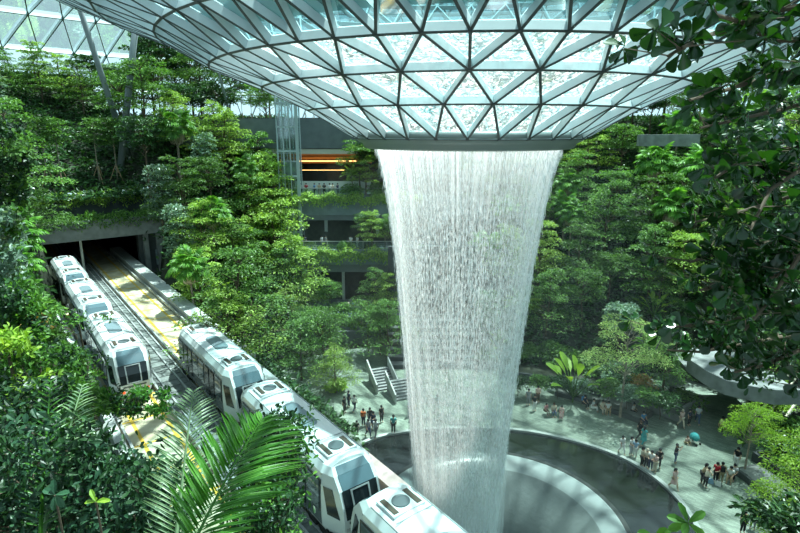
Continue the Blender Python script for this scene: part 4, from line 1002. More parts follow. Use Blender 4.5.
MIX = ['layered_tree', 'layered_tree', 'layered_tree_mid', 'broadleaf_tree', 'broadleaf_tree_mid', 'grey_leaved_tree', 'layered_tree_mid', 'fan_palm', 'broadleaf_tree_mid']
tier(26.3, 'plaza edge', ['shrub', 'shrub_dark', 'shrub_grey', 'shrub', 'big_leaf_plant'], 2.3, .8, 1.15, group='shrubs of the plaza edge', jit=.8)
tier(30.0, 'lowest slope', ['broadleaf_tree_mid', 'layered_tree', 'grey_leaved_tree', 'layered_tree_mid', 'feather_palm'], 3.9, .75, .95)
tier(35.5, 'second slope', MIX, 4.2, .75, 1.0)
tier(41.5, 'third slope', MIX, 4.4, .8, 1.05)
tier(48.0, 'fourth slope', MIX, 4.6, .85, 1.1)
tier(55.0, 'high slope', MIX, 5.0, .9, 1.15)
tier(63.0, 'top slope', ['broadleaf_tree', 'broadleaf_tree_mid', 'layered_tree_mid', 'fan_palm'], 5.6, 1.0, 1.2)
tier(70.5, 'uppermost slope', ['broadleaf_tree', 'broadleaf_tree_mid', 'layered_tree_mid', 'grey_leaved_tree'], 5.6, 1.15, 1.4)
# --- undergrowth carpet on every slope
def undergrowth(n, label):
    mb = MB(); x = rng.uniform(-80, 75, n * 3); y = rng.uniform(14, 112, n * 3); z = ground(x, y)
    s_ = x * TD[0] + y * TD[1]; u_ = C0 - (x * TN[0] + y * TN[1]); rho = np.hypot(x - PC[0], y - PC[1])
    px = 400 + F_PX * x / np.maximum(y * math.cos(PITCH) - (z - CAMZ) * math.sin(PITCH), 1)
    ok = (z > .35) & ~((u_ > -4.4) & (u_ < 7.6) & (s_ > -76.5)) & (px > -30) & (px < 830) & ~((x > -19) & (x < 9.5) & (y > 52)) & ~((x > 26.5) & (x < 45) & (y > 36) & (y < 57) & (rho < 33))
    x, y, z = x[ok][:n], y[ok][:n], z[ok][:n]; m = len(x); k = 5
    P = np.repeat(np.stack([x, y, z], 1), k, 0) + rng.normal(0, .35, (m * k, 3)) * [1, 1, .6] + [0, 0, .35]
    D = rng.normal(0, 1, (m * k, 3)); D[:, 2] = np.abs(D[:, 2]) * .5
    mb.leaves(P, D, rng.normal(0, .5, (m * k, 3)) + [0, 0, 1], rng.uniform(.4, .9, m * k), rng.uniform(.2, .38, m * k)); tag(mb.build('undergrowth', G_DARK), label, 'undergrowth', None, 'stuff')
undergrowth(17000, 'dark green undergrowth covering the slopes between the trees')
# --- plants one can point out
F = [('fan_palm', 655, 165, 1.15, 'tall fan palm right of the waterfall, upper of the pair with pale skirts'), ('fan_palm', 672, 208, 1.05, 'fan palm right of the waterfall just below the taller fan palm'), ('fan_palm', 703, 170, 1.15, 'fan palm beside the upper pair, toward the dark foreground leaves'),
     ('fan_palm', 568, 185, .85, 'fan palm next to the right edge of the waterfall'), ('fan_palm', 572, 215, .8, 'lower fan palm touching the right edge of the waterfall'), 
     ('big_leaf_plant_bright', 575, 374, 1.5, 'glowing yellow green broad leaved plant above the seated people'), ('big_leaf_plant_bright', 655, 305, 1.0, 'glowing yellow green broad leaved plant high above the bench'),
     ('fan_palm', 212, 215, .9, 'fan palm in the trees between tunnel and galleries'), ('fan_palm', 190, 268, .85, 'fan palm with big round fronds right of the tunnel mouth'), ('fan_palm', 246, 172, .8, 'fan palm under the funnel left of the lift tower'), ('big_leaf_plant', 200, 292, 1.2, 'single upright banana-like plant beside the rear car of the near train'),
     ('layered_tree', 262, 205, 1.1, 'broad light green layered tree right of the lift tower foot'), ('layered_tree', 270, 150, .9, 'light green layered tree just left of the lift tower'), ('layered_tree', 240, 255, 1.0, 'light green layered tree below the fan palms left of the galleries'), ('layered_tree_mid', 240, 300, 1.0, 'mid green layered tree behind the rear car of the near train'),
     ('layered_tree_mid', 285, 290, .9, 'mid green layered tree left of the lowest gallery'), ('layered_tree', 230, 330, .8, 'light green layered tree touching the near train roof'), ('broadleaf_tree_mid', 322, 330, .9, 'bushy green tree standing left of the dark doorway'), ('broadleaf_tree_mid', 380, 325, .7, 'bushy green tree just left of the waterfall under the lowest gallery'),
     ('layered_tree', 175, 120, 1.0, 'light green layered tree right of the tall steel columns'), ('layered_tree', 215, 130, 1.0, 'light green layered tree hanging over the right end of the tunnel slope'), ('grey_leaved_tree', 160, 195, 1.0, 'silvery leaved tree at the right corner of the tunnel lintel'), ('grey_leaved_tree', 178, 232, .9, 'silvery leaved tree just right of the tunnel jamb'), ('grey_leaved_tree', 205, 160, 1.0, 'silvery leaved tree behind the layered trees right of the tunnel'),
     ('layered_tree_mid', 300, 345, .7, 'mid green layered tree between the near train and the doorway'), ('shrub', 292, 358, .8, 'mid green shrub behind the middle train car'), ('shrub_yellow', 335, 385, .8, 'yellowish shrub at the left edge of the plaza'), ('layered_tree', 335, 365, .55, 'small light green layered tree at the left plaza edge'),
     ('fan_palm', 122, 62, .8, 'fan palm high above the tunnel between the steel columns'), ('broadleaf_tree', 200, 70, 1.0, 'dark tree under the left rim of the funnel')]
for kd, px, py, s_, lab in F: on_ray(kd, px, py, s_, lab, d0=30)
# trees standing on the gallery floors
for i, (kd, px, py, d, s_, z0, lab) in enumerate([('broadleaf_tree_mid', 360, 165, 77.5, .95, ZA, 'leafy tree on the top gallery next to the waterfall'), ('feather_palm', 352, 170, 78.5, .7, ZA, 'feather palm on the top gallery beside the pale counter wall'), ('broadleaf_tree', 374, 158, 79.0, .95, ZA, 'dark leafy tree on the top gallery half behind the waterfall edge'), ('grey_leaved_tree', 368, 225, 73.5, .7, ZB, 'silvery tree on the middle gallery beside the waterfall'), ('shrub', 378, 178, 77.6, 1.0, ZA, 'mid green shrub on the top gallery touching the waterfall'),
     ('broadleaf_tree_mid', 365, 235, 73.0, .6, ZB, 'small tree on the middle gallery right of the shopfront'), ('feather_palm', 385, 238, 72.5, .6, ZB, 'feather palm on the middle gallery beside the waterfall'), ('broadleaf_tree_mid', 330, 285, 66.5, .55, ZC, 'small tree on the lowest gallery left of the people'), ('layered_tree_mid', 376, 290, 66.5, .6, ZC, 'layered tree on the lowest gallery close to the waterfall'), ('layered_tree', 305, 290, 66.3, .55, ZC, 'light green layered tree on the left end of the lowest gallery'), ('feather_palm', 388, 335, 63, .6, 0, 'feather palm on the ground left of the stairs')]):
    p = at_y(px, py, d); plant(kd, p[0], d, z0, s_, lab, var=i)
for i, px in enumerate(range(242, 352, 9)):
    p = at_y(px, 110, 83 + (i % 3)); plant('slim_tree', p[0], p[1], 27.5, .48, 'slim young tree on the roof garden above the galleries, %s from the left' % (['first'] + ORD[1:])[i], 'slim trees of the roof garden')
# trees beyond the tunnel
TT = [(-15, 60, 101, 1.3, 'broadleaf_tree'), (8, 72, 103, 1.3, 'layered_tree_mid'), (28, 66, 104, 1.3, 'broadleaf_tree_mid'), (50, 62, 104, 1.3, 'layered_tree_mid'), (82, 60, 104, 1.3, 'layered_tree'), (128, 62, 102, 1.3, 'broadleaf_tree_mid'), (150, 75, 100, 1.2, 'layered_tree_mid'), (175, 85, 97, 1.1, 'layered_tree'), (190, 72, 100, 1.1, 'broadleaf_tree'), (10, 95, 92, 1.15, 'layered_tree_mid'), (35, 75, 93, 1.3, 'layered_tree'), (62, 90, 90, 1.25, 'layered_tree'), (90, 70, 96, 1.3, 'broadleaf_tree'), (112, 95, 92, 1.1, 'broadleaf_tree_mid'), (140, 85, 94, 1.15, 'broadleaf_tree_mid'), (70, 45, 99, 1.3, 'broadleaf_tree'), (20, 60, 97, 1.3, 'layered_tree'), (100, 45, 99, 1.2, 'grey_leaved_tree'), (160, 60, 97, 1.2, 'broadleaf_tree'), (-5, 70, 85, 1.3, 'layered_tree_mid'), (45, 115, 88, 1.1, 'layered_tree_mid'), (85, 118, 88, 1.1, 'layered_tree_mid')]
for i, (px, py, d, s_, kd) in enumerate(TT):
    p = at_y(px, py, d); zc = KIND[kd][i % len(KIND[kd])][1]; z0 = g1(p[0], p[1]); s2 = np.clip((p[2] - z0) / zc, .8, 2.4)
    rr = math.hypot(p[0] - W[0], p[1] - W[1]); s2 = min(s2, (CAMZ + shell_h(rr) - 1.2 - z0) / 9.6)
    plant(kd, p[0], p[1], z0, s2, '%s on the rise above the tunnel, %s from the left' % (NICE[kd][1], ORD[sorted(t[0] for t in TT).index(px)]).replace('nearest', 'first') if False else ('%s on the rise above the tunnel, %s from the left' % (NICE[kd][1], (['first'] + ORD[1:])[sorted(t[0] for t in TT).index(px)])), 'trees on the rise above the tunnel', var=i)
for i, (px, py) in enumerate([(50, 196), (64, 195), (101, 190), (119, 190)]):
    s_ = SM - 6.5; r = ray(px, py); t = s_ / (TD @ r[:2]); P = np.array([0, 0, CAMZ]) + r * t
    plant('slim_tree', P[0], P[1], g1(P[0], P[1]), 1.0, 'slim tree on wooden props on the ledge above the tunnel, %s from the left' % ['first', 'second', 'third', 'fourth'][i], 'propped trees above the tunnel')
# --- bank left of the tracks and bushes that reach over the left train
BK = [('layered_tree_mid', 8, 150, 50, 1.0), ('shrub_grey', 0, 230, 44, 1.3), ('layered_tree_mid', 8, 190, 52, .7), ('grey_leaved_tree', -10, 240, 36, .8), ('fan_palm', 14, 265, 33, .6), ('fan_palm', 24, 292, 34, .5), ('shrub', 12, 310, 28, 1.3), ('shrub_bronze', 14, 322, 27, .9),
      ('shrub', 40, 340, 29, .9), ('shrub_yellow', 8, 345, 24, .5), ('shrub', 40, 365, 24, 1.2), ('shrub', 68, 380, 26, .9), ('shrub_dark', 20, 390, 20, 1.2), ('shrub_yellow', 38, 388, 20, .5), ('shrub', 55, 400, 21, 1.0)]
for i, (kd, px, py, d, s_) in enumerate(BK):
    p = at_y(px, py, d); zc = KIND[kd][i % len(KIND[kd])][1]; z0 = p[2] - zc * s_
    r_ = plant(kd, p[0], p[1], z0, s_, '%s on the bank left of the tracks, %s going downhill' % (NICE[kd][1], (['first'] + ORD[1:])[i]), 'plants on the bank left of the tracks', var=i)
    gz = g1(p[0], p[1])
    if z0 > gz + .3:
        mb = MB(); mb.tube([(0, 0, (gz - z0) / s_ - .5), (.1, .05, (gz - z0) / s_ / 2), (0, 0, .4)], [.12, .09, .06], 6); mb.build('lower_stem', BARK, r_)

p = at_z(620, 417); plant('feathery_tree', p[0], p[1], .4, 1.3, 'olive feathery tree with a slim trunk rising from the curved plaza bench', var=0)
p = at_z(744, 475); plant('feathery_tree_bright', p[0], p[1], .4, .85, 'bright yellow green tree with thin trunk at the end of the long bench', var=0)
for i, (kd, px, py, d, s_, lab) in enumerate([('feathery_tree_bright', 812, 475, 31, 1.1, 'glowing yellow green feathery tree at the right edge beyond the bench'), ('feathery_tree_bright', 792, 512, 26, .85, 'lower glowing yellow green feathery tree in the bottom right corner'), ('shrub', 790, 430, 40, 1.3, 'mid green shrub behind the glowing trees at the right edge'),
     ('shrub_dark', 790, 452, 38, 1.3, 'dark shrub behind the long bench'), ('bright_tree', 770, 410, 46, .6, 'light tree under the footbridge on the right'), ('shrub_dark', 800, 520, 20, 1.2, 'dark shrub filling the bottom right corner'), ('big_leaf_plant', 745, 432, 41, .8, 'large leaved plant behind the slim bench tree')]):
    p = at_y(px, py, d); zc = KIND[kd][0][1]; z0 = max(p[2] - zc * s_, 0); plant(kd, p[0], p[1], z0, s_, lab, var=0)

for i, (px, py, kd, s_, lab) in enumerate([(610, 398, 'shrub', .8, 'mid green shrub in the tall planter, left end'), (630, 403, 'shrub_grey', .75, 'silvery shrub in the middle of the tall planter'), (650, 408, 'shrub', .85, 'mid green shrub near the corner of the tall planter'), (664, 412, 'shrub_dark', .9, 'dark shrub on the corner of the tall planter'), (622, 388, 'shrub_dark', 1.0, 'dark shrub behind the silvery one in the tall planter'), (643, 394, 'shrub_bronze', .9, 'bronze tipped shrub at the back of the tall planter'), (665, 396, 'layered_tree_mid', .7, 'layered tree on the corner of the tall planter')]):
    p = at_z(px, py, 1.5); plant(kd, p[0], p[1] + .6, 1.5, s_, lab)
for i, (px, py, kd, s_, lab) in enumerate([(520, 392, 'shrub_dark', .7, 'dark shrub in the long planter beside the waterfall'), (540, 392, 'shrub', .7, 'mid green shrub in the long planter near the waterfall'), (560, 394, 'shrub_dark', .75, 'dark shrub in the long planter behind the pink children'), (585, 396, 'shrub_grey', .7, 'silvery shrub in the long planter by the yellow green plant')]):
    p = at_z(px, py, .9); plant(kd, p[0], p[1] + .8, .9, s_, lab)

for px, py, d, s_, kd, lab in [(310, 330, 60, .95, 'broadleaf_tree_mid', 'bushy green tree at the foot of the galleries, left of the dark doorway'), (288, 325, 62, 1.05, 'layered_tree', 'light green layered tree at the foot of the galleries, farthest left'), (330, 345, 58, .7, 'layered_tree_mid', 'small layered tree at the foot of the galleries beside the doorway'), (368, 318, 61, .95, 'broadleaf_tree_mid', 'bushy green tree at the foot of the galleries, right of the doorway'), (388, 325, 59, .75, 'layered_tree_mid', 'layered tree at the foot of the galleries touching the waterfall'), (272, 235, 70, 1.1, 'layered_tree', 'light green layered tree covering the left end of the middle gallery'), (285, 265, 68, .9, 'layered_tree', 'light green layered tree covering the left end of the lowest gallery'), (250, 270, 66, 1.1, 'layered_tree_mid', 'mid green layered tree left of the lowest gallery end'), (265, 190, 76, 1.0, 'layered_tree', 'light green layered tree at the lift tower base')]:
    p = at_y(px, py, d); zc = KIND[kd][0][1]; g_ = g1(p[0], p[1]); z0 = g_ if p[2] - zc * s_ - g_ < 1.2 else g_; s2 = min(max((p[2] - g_) / zc, s_ * .8), 1.55); plant(kd, p[0], p[1], g_, s2, lab, var=0)
for i, (x, y, kd, s_, lab) in enumerate([(31, 55, 'shrub_dark', 1.1, 'dark shrub on the footbridge deck, left end'), (34.5, 55.5, 'shrub', 1.1, 'mid green shrub on the footbridge deck'), (38, 55, 'shrub_dark', 1.2, 'dark shrub on the footbridge deck, right end'), (29, 58, 'layered_tree_mid', .7, 'layered tree behind the left end of the footbridge'), (35, 59, 'broadleaf_tree', .8, 'dark tree behind the footbridge'), (41, 58, 'layered_tree_mid', .8, 'layered tree behind the right end of the footbridge')]):
    plant(kd, x, y, 4.5, s_, lab, var=0)

for px, y, z, kd, s_, lab in [(353, 77.4, ZA, 'shrub', .9, 'mid green shrub at the top gallery edge under the leafy trees'), (366, 77.6, ZA, 'layered_tree', .75, 'light green layered tree at the top gallery edge near the water'), (385, 77.2, ZA, 'grey_leaved_tree', .6, 'silvery tree at the top gallery edge touching the water'),
     (345, 71.6, ZB, 'shrub', .6, 'small shrub at the middle gallery edge near the pale column'), (392, 71.8, ZB, 'broadleaf_tree_mid', .6, 'small bushy tree at the middle gallery edge touching the water'), (372, 71.7, ZB, 'layered_tree', .55, 'light green layered tree at the middle gallery edge near the water'),
     (338, 65.8, ZC, 'shrub', .9, 'mid green shrub at the lowest gallery edge left of the people'), (388, 65.8, ZC, 'layered_tree', .6, 'light green layered tree at the lowest gallery edge touching the water')]:
    x = (px - 400) / F_PX * (y * math.cos(PITCH) + (CAMZ - z) * math.sin(PITCH)); plant(kd, x, y, z, s_, lab, var=1)
# ------------------------------------------------------------------ people
def skin_mesh(name, verts, edges_, radii, root=0, sub=1, m=None):
    me = bpy.data.meshes.new(name + '_cage'); me.from_pydata([tuple(v) for v in verts], edges_, []); o = bpy.data.objects.new(name + '_cage', me); C.objects.link(o)
    sk = o.modifiers.new('skin', 'SKIN'); sk.use_smooth_shade = True; ss = o.modifiers.new('sub', 'SUBSURF'); ss.levels = sub; ss.render_levels = sub
    for i, r in enumerate(radii): me.skin_vertices[0].data[i].radius = (r, r) if np.isscalar(r) else r
    me.skin_vertices[0].data[root].use_root = True
    bpy.context.view_layer.update(); dg = bpy.context.evaluated_depsgraph_get(); out = bpy.data.meshes.new_from_object(o.evaluated_get(dg)); out.name = name
    bpy.data.objects.remove(o); out.materials.clear(); out.materials.append(m); out.polygons.foreach_set('use_smooth', [True] * len(out.polygons)); return out
SKIN = mat('skin', (.52, .33, .23), .6)
def pose_meshes(pose):
    """joints in metres, facing -Y"""
    J = {}
    hip = .93; sh = 1.42
    if pose == 'sit': hip = .50; sh = 1.0
    if pose == 'floor': hip = .12; sh = .60
    lean = -.10 if pose in ('sit', 'floor') else (-.22 if pose == 'lean' else 0)
    J['pel'] = (0, 0, hip); J['waist'] = (0, lean * .3, hip + .15); J['chest'] = (0, lean * .8, sh - .14); J['neck'] = (0, lean, sh + .03); J['head0'] = (0, lean - .01, sh + .12); J['head1'] = (0, lean - .02, sh + .21); J['head2'] = (0, lean - .01, sh + .29)
    for s, n in ((-1, 'L'), (1, 'R')):
        J['hip' + n] = (s * .095, 0, hip - .04)
        if pose in ('stand', 'photo', 'lean', 'hold', 'turn'): J['kn' + n] = (s * .10, -.03, .49); J['an' + n] = (s * .11, .02, .09); J['to' + n] = (s * .13, -.14, .035)
        elif pose == 'walk': f = s * .24; J['kn' + n] = (s * .09, -f * .6 - .06, .50); J['an' + n] = (s * .09, -f * 1.25 + (.10 if s < 0 else 0), .10); J['to' + n] = (s * .10, -f * 1.25 - .12, .04)
        elif pose == 'sit': J['kn' + n] = (s * .13, -.42, .48); J['an' + n] = (s * .13, -.44, .09); J['to' + n] = (s * .14, -.60, .035)
        else: J['kn' + n] = (s * .22, -.32, .30); J['an' + n] = (s * .12, -.50, .07); J['to' + n] = (s * .14, -.62, .05)
        J['sh' + n] = (s * .19, lean, sh)
        if pose == 'photo': J['el' + n] = (s * .26, lean - .22, sh - .10); J['wr' + n] = (s * .10, lean - .36, sh + .12); J['ha' + n] = (s * .05, lean - .40, sh + .20)
        elif pose in ('hold', 'lean'): J['el' + n] = (s * .24, lean - .06, sh - .28); J['wr' + n] = (s * .13, lean - .28, sh - .32); J['ha' + n] = (s * .08, lean - .37, sh - .30)
        elif pose in ('sit', 'floor'): J['el' + n] = (s * .24, lean - .02, sh - .27); J['wr' + n] = (s * .17, lean - .24, sh - .40); J['ha' + n] = (s * .14, lean - .33, sh - .42)
        elif pose == 'walk': J['el' + n] = (s * .23, lean + s * .10, sh - .28); J['wr' + n] = (s * .22, lean + s * .12 - .10, sh - .52); J['ha' + n] = (s * .21, lean + s * .12 - .14, sh - .61)
        else: J['el' + n] = (s * .24, lean + .03, sh - .29); J['wr' + n] = (s * .24, lean - .04, sh - .54); J['ha' + n] = (s * .23, lean - .07, sh - .64)
    R = {'pel': .135, 'waist': .115, 'chest': .135, 'neck': .055, 'head0': .075, 'head1': .10, 'head2': .065}
    for n in 'LR': R.update({'hip' + n: .095, 'kn' + n: .06, 'an' + n: .038, 'to' + n: .032, 'sh' + n: .06, 'el' + n: .042, 'wr' + n: .03, 'ha' + n: .026})
    E_ = [('pel', 'waist'), ('waist', 'chest'), ('chest', 'neck'), ('neck', 'head0'), ('head0', 'head1'), ('head1', 'head2')]
    for n in 'LR': E_ += [('pel', 'hip' + n), ('hip' + n, 'kn' + n), ('kn' + n, 'an' + n), ('an' + n, 'to' + n), ('chest', 'sh' + n), ('sh' + n, 'el' + n), ('el' + n, 'wr' + n), ('wr' + n, 'ha' + n)]
    def sub(keys, ed, grow, name, m, root='pel', over={}):
        ks = list(keys); ix = {k: i for i, k in enumerate(ks)}
        jj = dict(J); jj.update(over); return skin_mesh(name, [jj[k] for k in ks], [(ix[a], ix[b]) for a, b in ed if a in ix and b in ix], [R.get(k, .05) + grow for k in ks], ix[root], 1, m)
    body = sub(J.keys(), E_, 0, 'body', SKIN)
    # shirt to the mid upper arm
    def mix(a, b, t): return tuple(np.array(J[a]) * (1 - t) + np.array(J[b]) * t)
    ov = {'slL': mix('shL', 'elL', .7), 'slR': mix('shR', 'elR', .7), 'col': tuple(np.array(J['neck']) - [0, 0, .05])}
    R.update({'slL': .05, 'slR': .05, 'col': .07})
    shirt = sub(['pel', 'waist', 'chest', 'shL', 'slL', 'shR', 'slR', 'col'], [('pel', 'waist'), ('waist', 'chest'), ('chest', 'shL'), ('shL', 'slL'), ('chest', 'shR'), ('shR', 'slR'), ('chest', 'col')], .022, 'shirt', WHITE, 'chest', ov)
    ov = {'cuL': mix('knL', 'anL', .85), 'cuR': mix('knR', 'anR', .85)}; R.update({'cuL': .045, 'cuR': .045})
    tr = sub(['pel', 'hipL', 'knL', 'cuL', 'hipR', 'knR', 'cuR'], [('pel', 'hipL'), ('hipL', 'knL'), ('knL', 'cuL'), ('pel', 'hipR'), ('hipR', 'knR'), ('knR', 'cuR')], .018, 'trousers', WHITE, 'pel', ov)
    hd = np.array(J['head1']); mb = MB(); prof_ = [(.0, .135), (.06, .125), (.10, .08), (.115, .02), (.105, -.04)]
    mb.lathe(prof_[::-1], 12, (hd[0], hd[1] + .018, hd[2] + .0)); hair = mb.mesh('hair', WHITE, True)
    mb = MB(); mb.lathe(prof_[::-1], 12, (hd[0], hd[1] + .018, hd[2])); mb.tube([(0, hd[1] + .07, hd[2] + .04), (0, hd[1] + .11, hd[2] - .10), (0, hd[1] + .09, hd[2] - .28)], [.09, .08, .03], 8); hl = mb.mesh('long_hair', WHITE, True)
    mb = MB(); mb.box((0, hd[1] - .105, hd[2] - .0), (.02, .03, .035))
    nose = mb.mesh('nose', SKIN)
    sk_ = MB(); sk_.lathe([(.14, hip + .12), (.19, hip - .10), (.26, hip - .42 if pose in ('stand', 'walk', 'hold', 'photo', 'lean') else hip - .15)], 16); skirt = sk_.mesh('skirt', WHITE, True)
    bag = MB(); bag.box((0, J['chest'][1] + .21, J['chest'][2] + .02), (.28, .16, .40)); bag = bag.mesh('backpack', WHITE)
    return dict(body=body, shirt=shirt, trousers=tr, hair=hair, long_hair=hl, nose=nose, skirt=skirt, backpack=bag)
POSES = {}
COLS = dict(white=(.72, .72, .70), cream=(.62, .54, .42), black=(.015, .015, .018), navy=(.03, .04, .08), jeans=(.07, .11, .19), lightblue=(.25, .40, .55), blue=(.06, .22, .45), teal=(.05, .32, .33), pink=(.62, .28, .30), palepink=(.66, .46, .42),
            red=(.36, .02, .035), orange=(.60, .15, .04), yellow=(.70, .45, .03), grey=(.25, .26, .28), lightgrey=(.48, .50, .52), khaki=(.30, .25, .15), tan=(.45, .33, .2), green=(.05, .22, .12), brown=(.10, .05, .03))
def cm_(c): return mat(c + ' cloth', COLS[c], .85)
def person(pos_, pose, top, bottom, face, label, hair='black', h=1.0, skirt=False, long=False, bag=None, hat=None, group=None):
    if pose not in POSES: POSES[pose] = pose_meshes(pose)
    M = POSES[pose]; r_ = tag(empty('person', pos_, math.radians(face), h), label, 'person', group)
    def put(k, c, nm=None):
        o = link(nm or k, M[k], r_); o.material_slots[0].link = 'OBJECT'; o.material_slots[0].material = c; return o
    link('body', M['body'], r_); put('shirt', cm_(top)); put('trousers', cm_(bottom)); put('long_hair' if long else 'hair', cm_(hat or hair), 'hair' if not hat else 'hat')
    if skirt: put('skirt', cm_(top))
    if bag: put('backpack', cm_(bag))
    return r_
def pp(px, py, pose, top, bottom, face, label, z=0., **k):
    p = at_z(px, py, z); return person((p[0], p[1], z), pose, top, bottom, face, label, **k)
# right plaza
pp(674.8, 463, 'photo', 'black', 'jeans', 60, 'person in black top and jeans raising a camera in the middle of the plaza')
pp(673.3, 488.8, 'walk', 'palepink', 'tan', 20, 'person in a pale pink dress walking near the pool kerb', skirt=True, long=True)
pp(701, 483, 'lean', 'tan', 'black', 70, 'person in tan top and black trousers bending forward beside the one in red', long=True)
pp(704.5, 487.5, 'lean', 'cream', 'black', 110, 'person in cream top stooping just in front of the tan topped one', h=.97)
pp(715, 482.5, 'hold', 'red', 'black', -60, 'person in a red top and black trousers on the plaza near the long bench', long=True)
pp(720, 483, 'stand', 'khaki', 'khaki', 160, 'person with a black backpack right behind the one in red', bag='black', h=1.03)
pp(729.5, 481, 'sit', 'white', 'tan', -40, 'person in white seated at the near end of the long dark bench')
pp(733.5, 478.5, 'sit', 'lightgrey', 'black', -50, 'person in light grey seated beside the one in white on the long bench')
pp(735.5, 467.5, 'stand', 'black', 'white', -60, 'person in black top and white trousers standing by the slim bench tree', h=1.03)
pp(686, 443, 'floor', 'palepink', 'tan', 20, 'small child in pale pink sitting on the paving by the teal stroller', h=.8, hair='brown')
pp(641.5, 466.5, 'hold', 'cream', 'black', 30, 'person in cream top and black trousers at the pool kerb, left of a close group', long=True)
pp(645.5, 468, 'stand', 'cream', 'black', 10, 'person in a pale hat standing in the close group at the pool kerb', hat='cream')
pp(650, 470, 'hold', 'white', 'navy', -40, 'person in white top and dark trousers in the close group at the kerb')
pp(654.6, 472, 'hold', 'palepink', 'cream', -80, 'person in pale pink carrying something, right end of the close kerb group', long=True, h=.97)
pp(658, 468, 'stand', 'black', 'black', -20, 'person in all black behind the right end of the kerb group')
pp(621.5, 453.5, 'walk', 'white', 'white', 10, 'person all in white walking along the pool kerb, farthest left of the right crowd', h=.95)
pp(630.5, 455.5, 'hold', 'white', 'lightgrey', 30, 'person in white top and light trousers between the kerb group and the walker', long=True)
pp(634.5, 457, 'stand', 'lightblue', 'white', -30, 'person in pale blue top just right of the light trousered one', h=.92)
pp(643, 445, 'walk', 'teal', 'teal', 120, 'person in a bright teal dress behind the kerb group', skirt=True, long=True)
pp(639, 439.5, 'walk', 'black', 'black', 100, 'person in black with brown hair next to the teal dress', hair='brown', h=1.04)
# seated along the planters
def ps(px, py, top, bottom, face, label, z=0., **k): pp(px, py, 'sit', top, bottom, face, label, z=z, **k)
ps(642, 424, 'blue', 'navy', 20, 'person in bright blue seated on the end of the curved bench')
ps(632, 415, 'white', 'black', 50, 'person in white top seated near the slim feathery tree')
ps(601.5, 412, 'cream', 'cream', 10, 'person in cream seated left of two by the planter wall', long=True)
ps(607.5, 413, 'white', 'tan', -10, 'person in white and tan seated right of two by the planter wall')
ps(592, 411, 'lightgrey', 'white', 70, 'person with pale outstretched trousers seated by the planter wall')
ps(583.5, 407, 'navy', 'black', 30, 'person in dark clothes with blue bag seated under the yellow green plant', bag='blue')
ps(545, 414, 'pink', 'brown', 30, 'child in pink seated on the paving edge right of the waterfall', h=.9)
ps(553, 415, 'cream', 'jeans', 0, 'person in cream and jeans seated between the two children in pink', hair='brown')
pp(561, 420, 'stand', 'palepink', 'pink', 170, 'child in a pink skirt standing at the low bench right of the waterfall', skirt=True, h=.85)
pp(534, 411, 'stand', 'black', 'white', 20, 'person in white trousers standing at the right edge of the waterfall')
pp(537.5, 402, 'hold', 'palepink', 'brown', 0, 'person in pale pink just behind the one in white trousers', long=True)
pp(528, 405, 'stand', 'grey', 'grey', 0, 'person in grey standing half behind the water on the right')
# the dark passage
pp(680.7, 427, 'walk', 'palepink', 'cream', 10, 'person in pale patterned clothes coming out of the dark passage', hat='cream')
pp(688.5, 425.5, 'stand', 'navy', 'black', 30, 'person in dark clothes in the shade of the dark passage', h=.95)
pp(697, 424, 'walk', 'lightgrey', 'jeans', 160, 'person in light grey top and jeans walking into the dark passage', h=1.05)
pp(720, 430, 'sit', 'palepink', 'tan', 90, 'person in pale pink seated at the foot of the ferns by the passage')
# left plaza
pp(393.4, 433.5, 'stand', 'teal', 'black', 180, 'person in a green teal jacket facing away by the pool, left of the waterfall', h=1.05)
pp(368.3, 437, 'walk', 'grey', 'navy', 30, 'person in grey patterned clothes, front left of the dense left group')
pp(375.8, 437, 'walk', 'lightgrey', 'grey', -20, 'person in light grey at the front right of the dense left group', long=True)
pp(381.5, 422.5, 'stand', 'black', 'black', 40, 'person in all black standing right of the dense left group')
pp(363.5, 426, 'stand', 'orange', 'navy', 160, 'person with an orange backpack in the dense left group', bag='orange')
pp(370, 425, 'stand', 'black', 'navy', 20, 'person in black top right beside the orange backpack', long=True)
pp(373.5, 429, 'hold', 'navy', 'jeans', -30, 'person in navy between the orange backpack and the pool')
pp(354.5, 411.5, 'walk', 'white', 'navy', 150, 'person in white top and dark trousers alone near the left trees')
pp(414, 420, 'stand', 'yellow', 'white', 10, 'person in a yellow top beside the left edge of the waterfall', long=True)
pp(410, 416.5, 'stand', 'lightblue', 'jeans', 30, 'person in pale blue just behind the yellow top')
pp(344.5, 413, 'stand', 'black', 'black', 60, 'person in dark clothes in the shade at the left trees')
pp(349, 407, 'stand', 'navy', 'navy', -60, 'person in navy in the shade just behind the dark clothed one')
pp(437, 411, 'stand', 'teal', 'white', 0, 'person in pale teal seen through the falling water')
pp(357, 432, 'sit', 'black', 'black', 0, 'person in black crouching by the train roof at the left plaza', h=.9)
# bottom right
pp(742, 533, 'stand', 'black', 'black', 0, 'person in black cut off by the bottom edge, left of two'); pp(752, 529, 'stand', 'navy', 'grey', -40, 'person with dark hair cut off by the bottom edge, right of two')
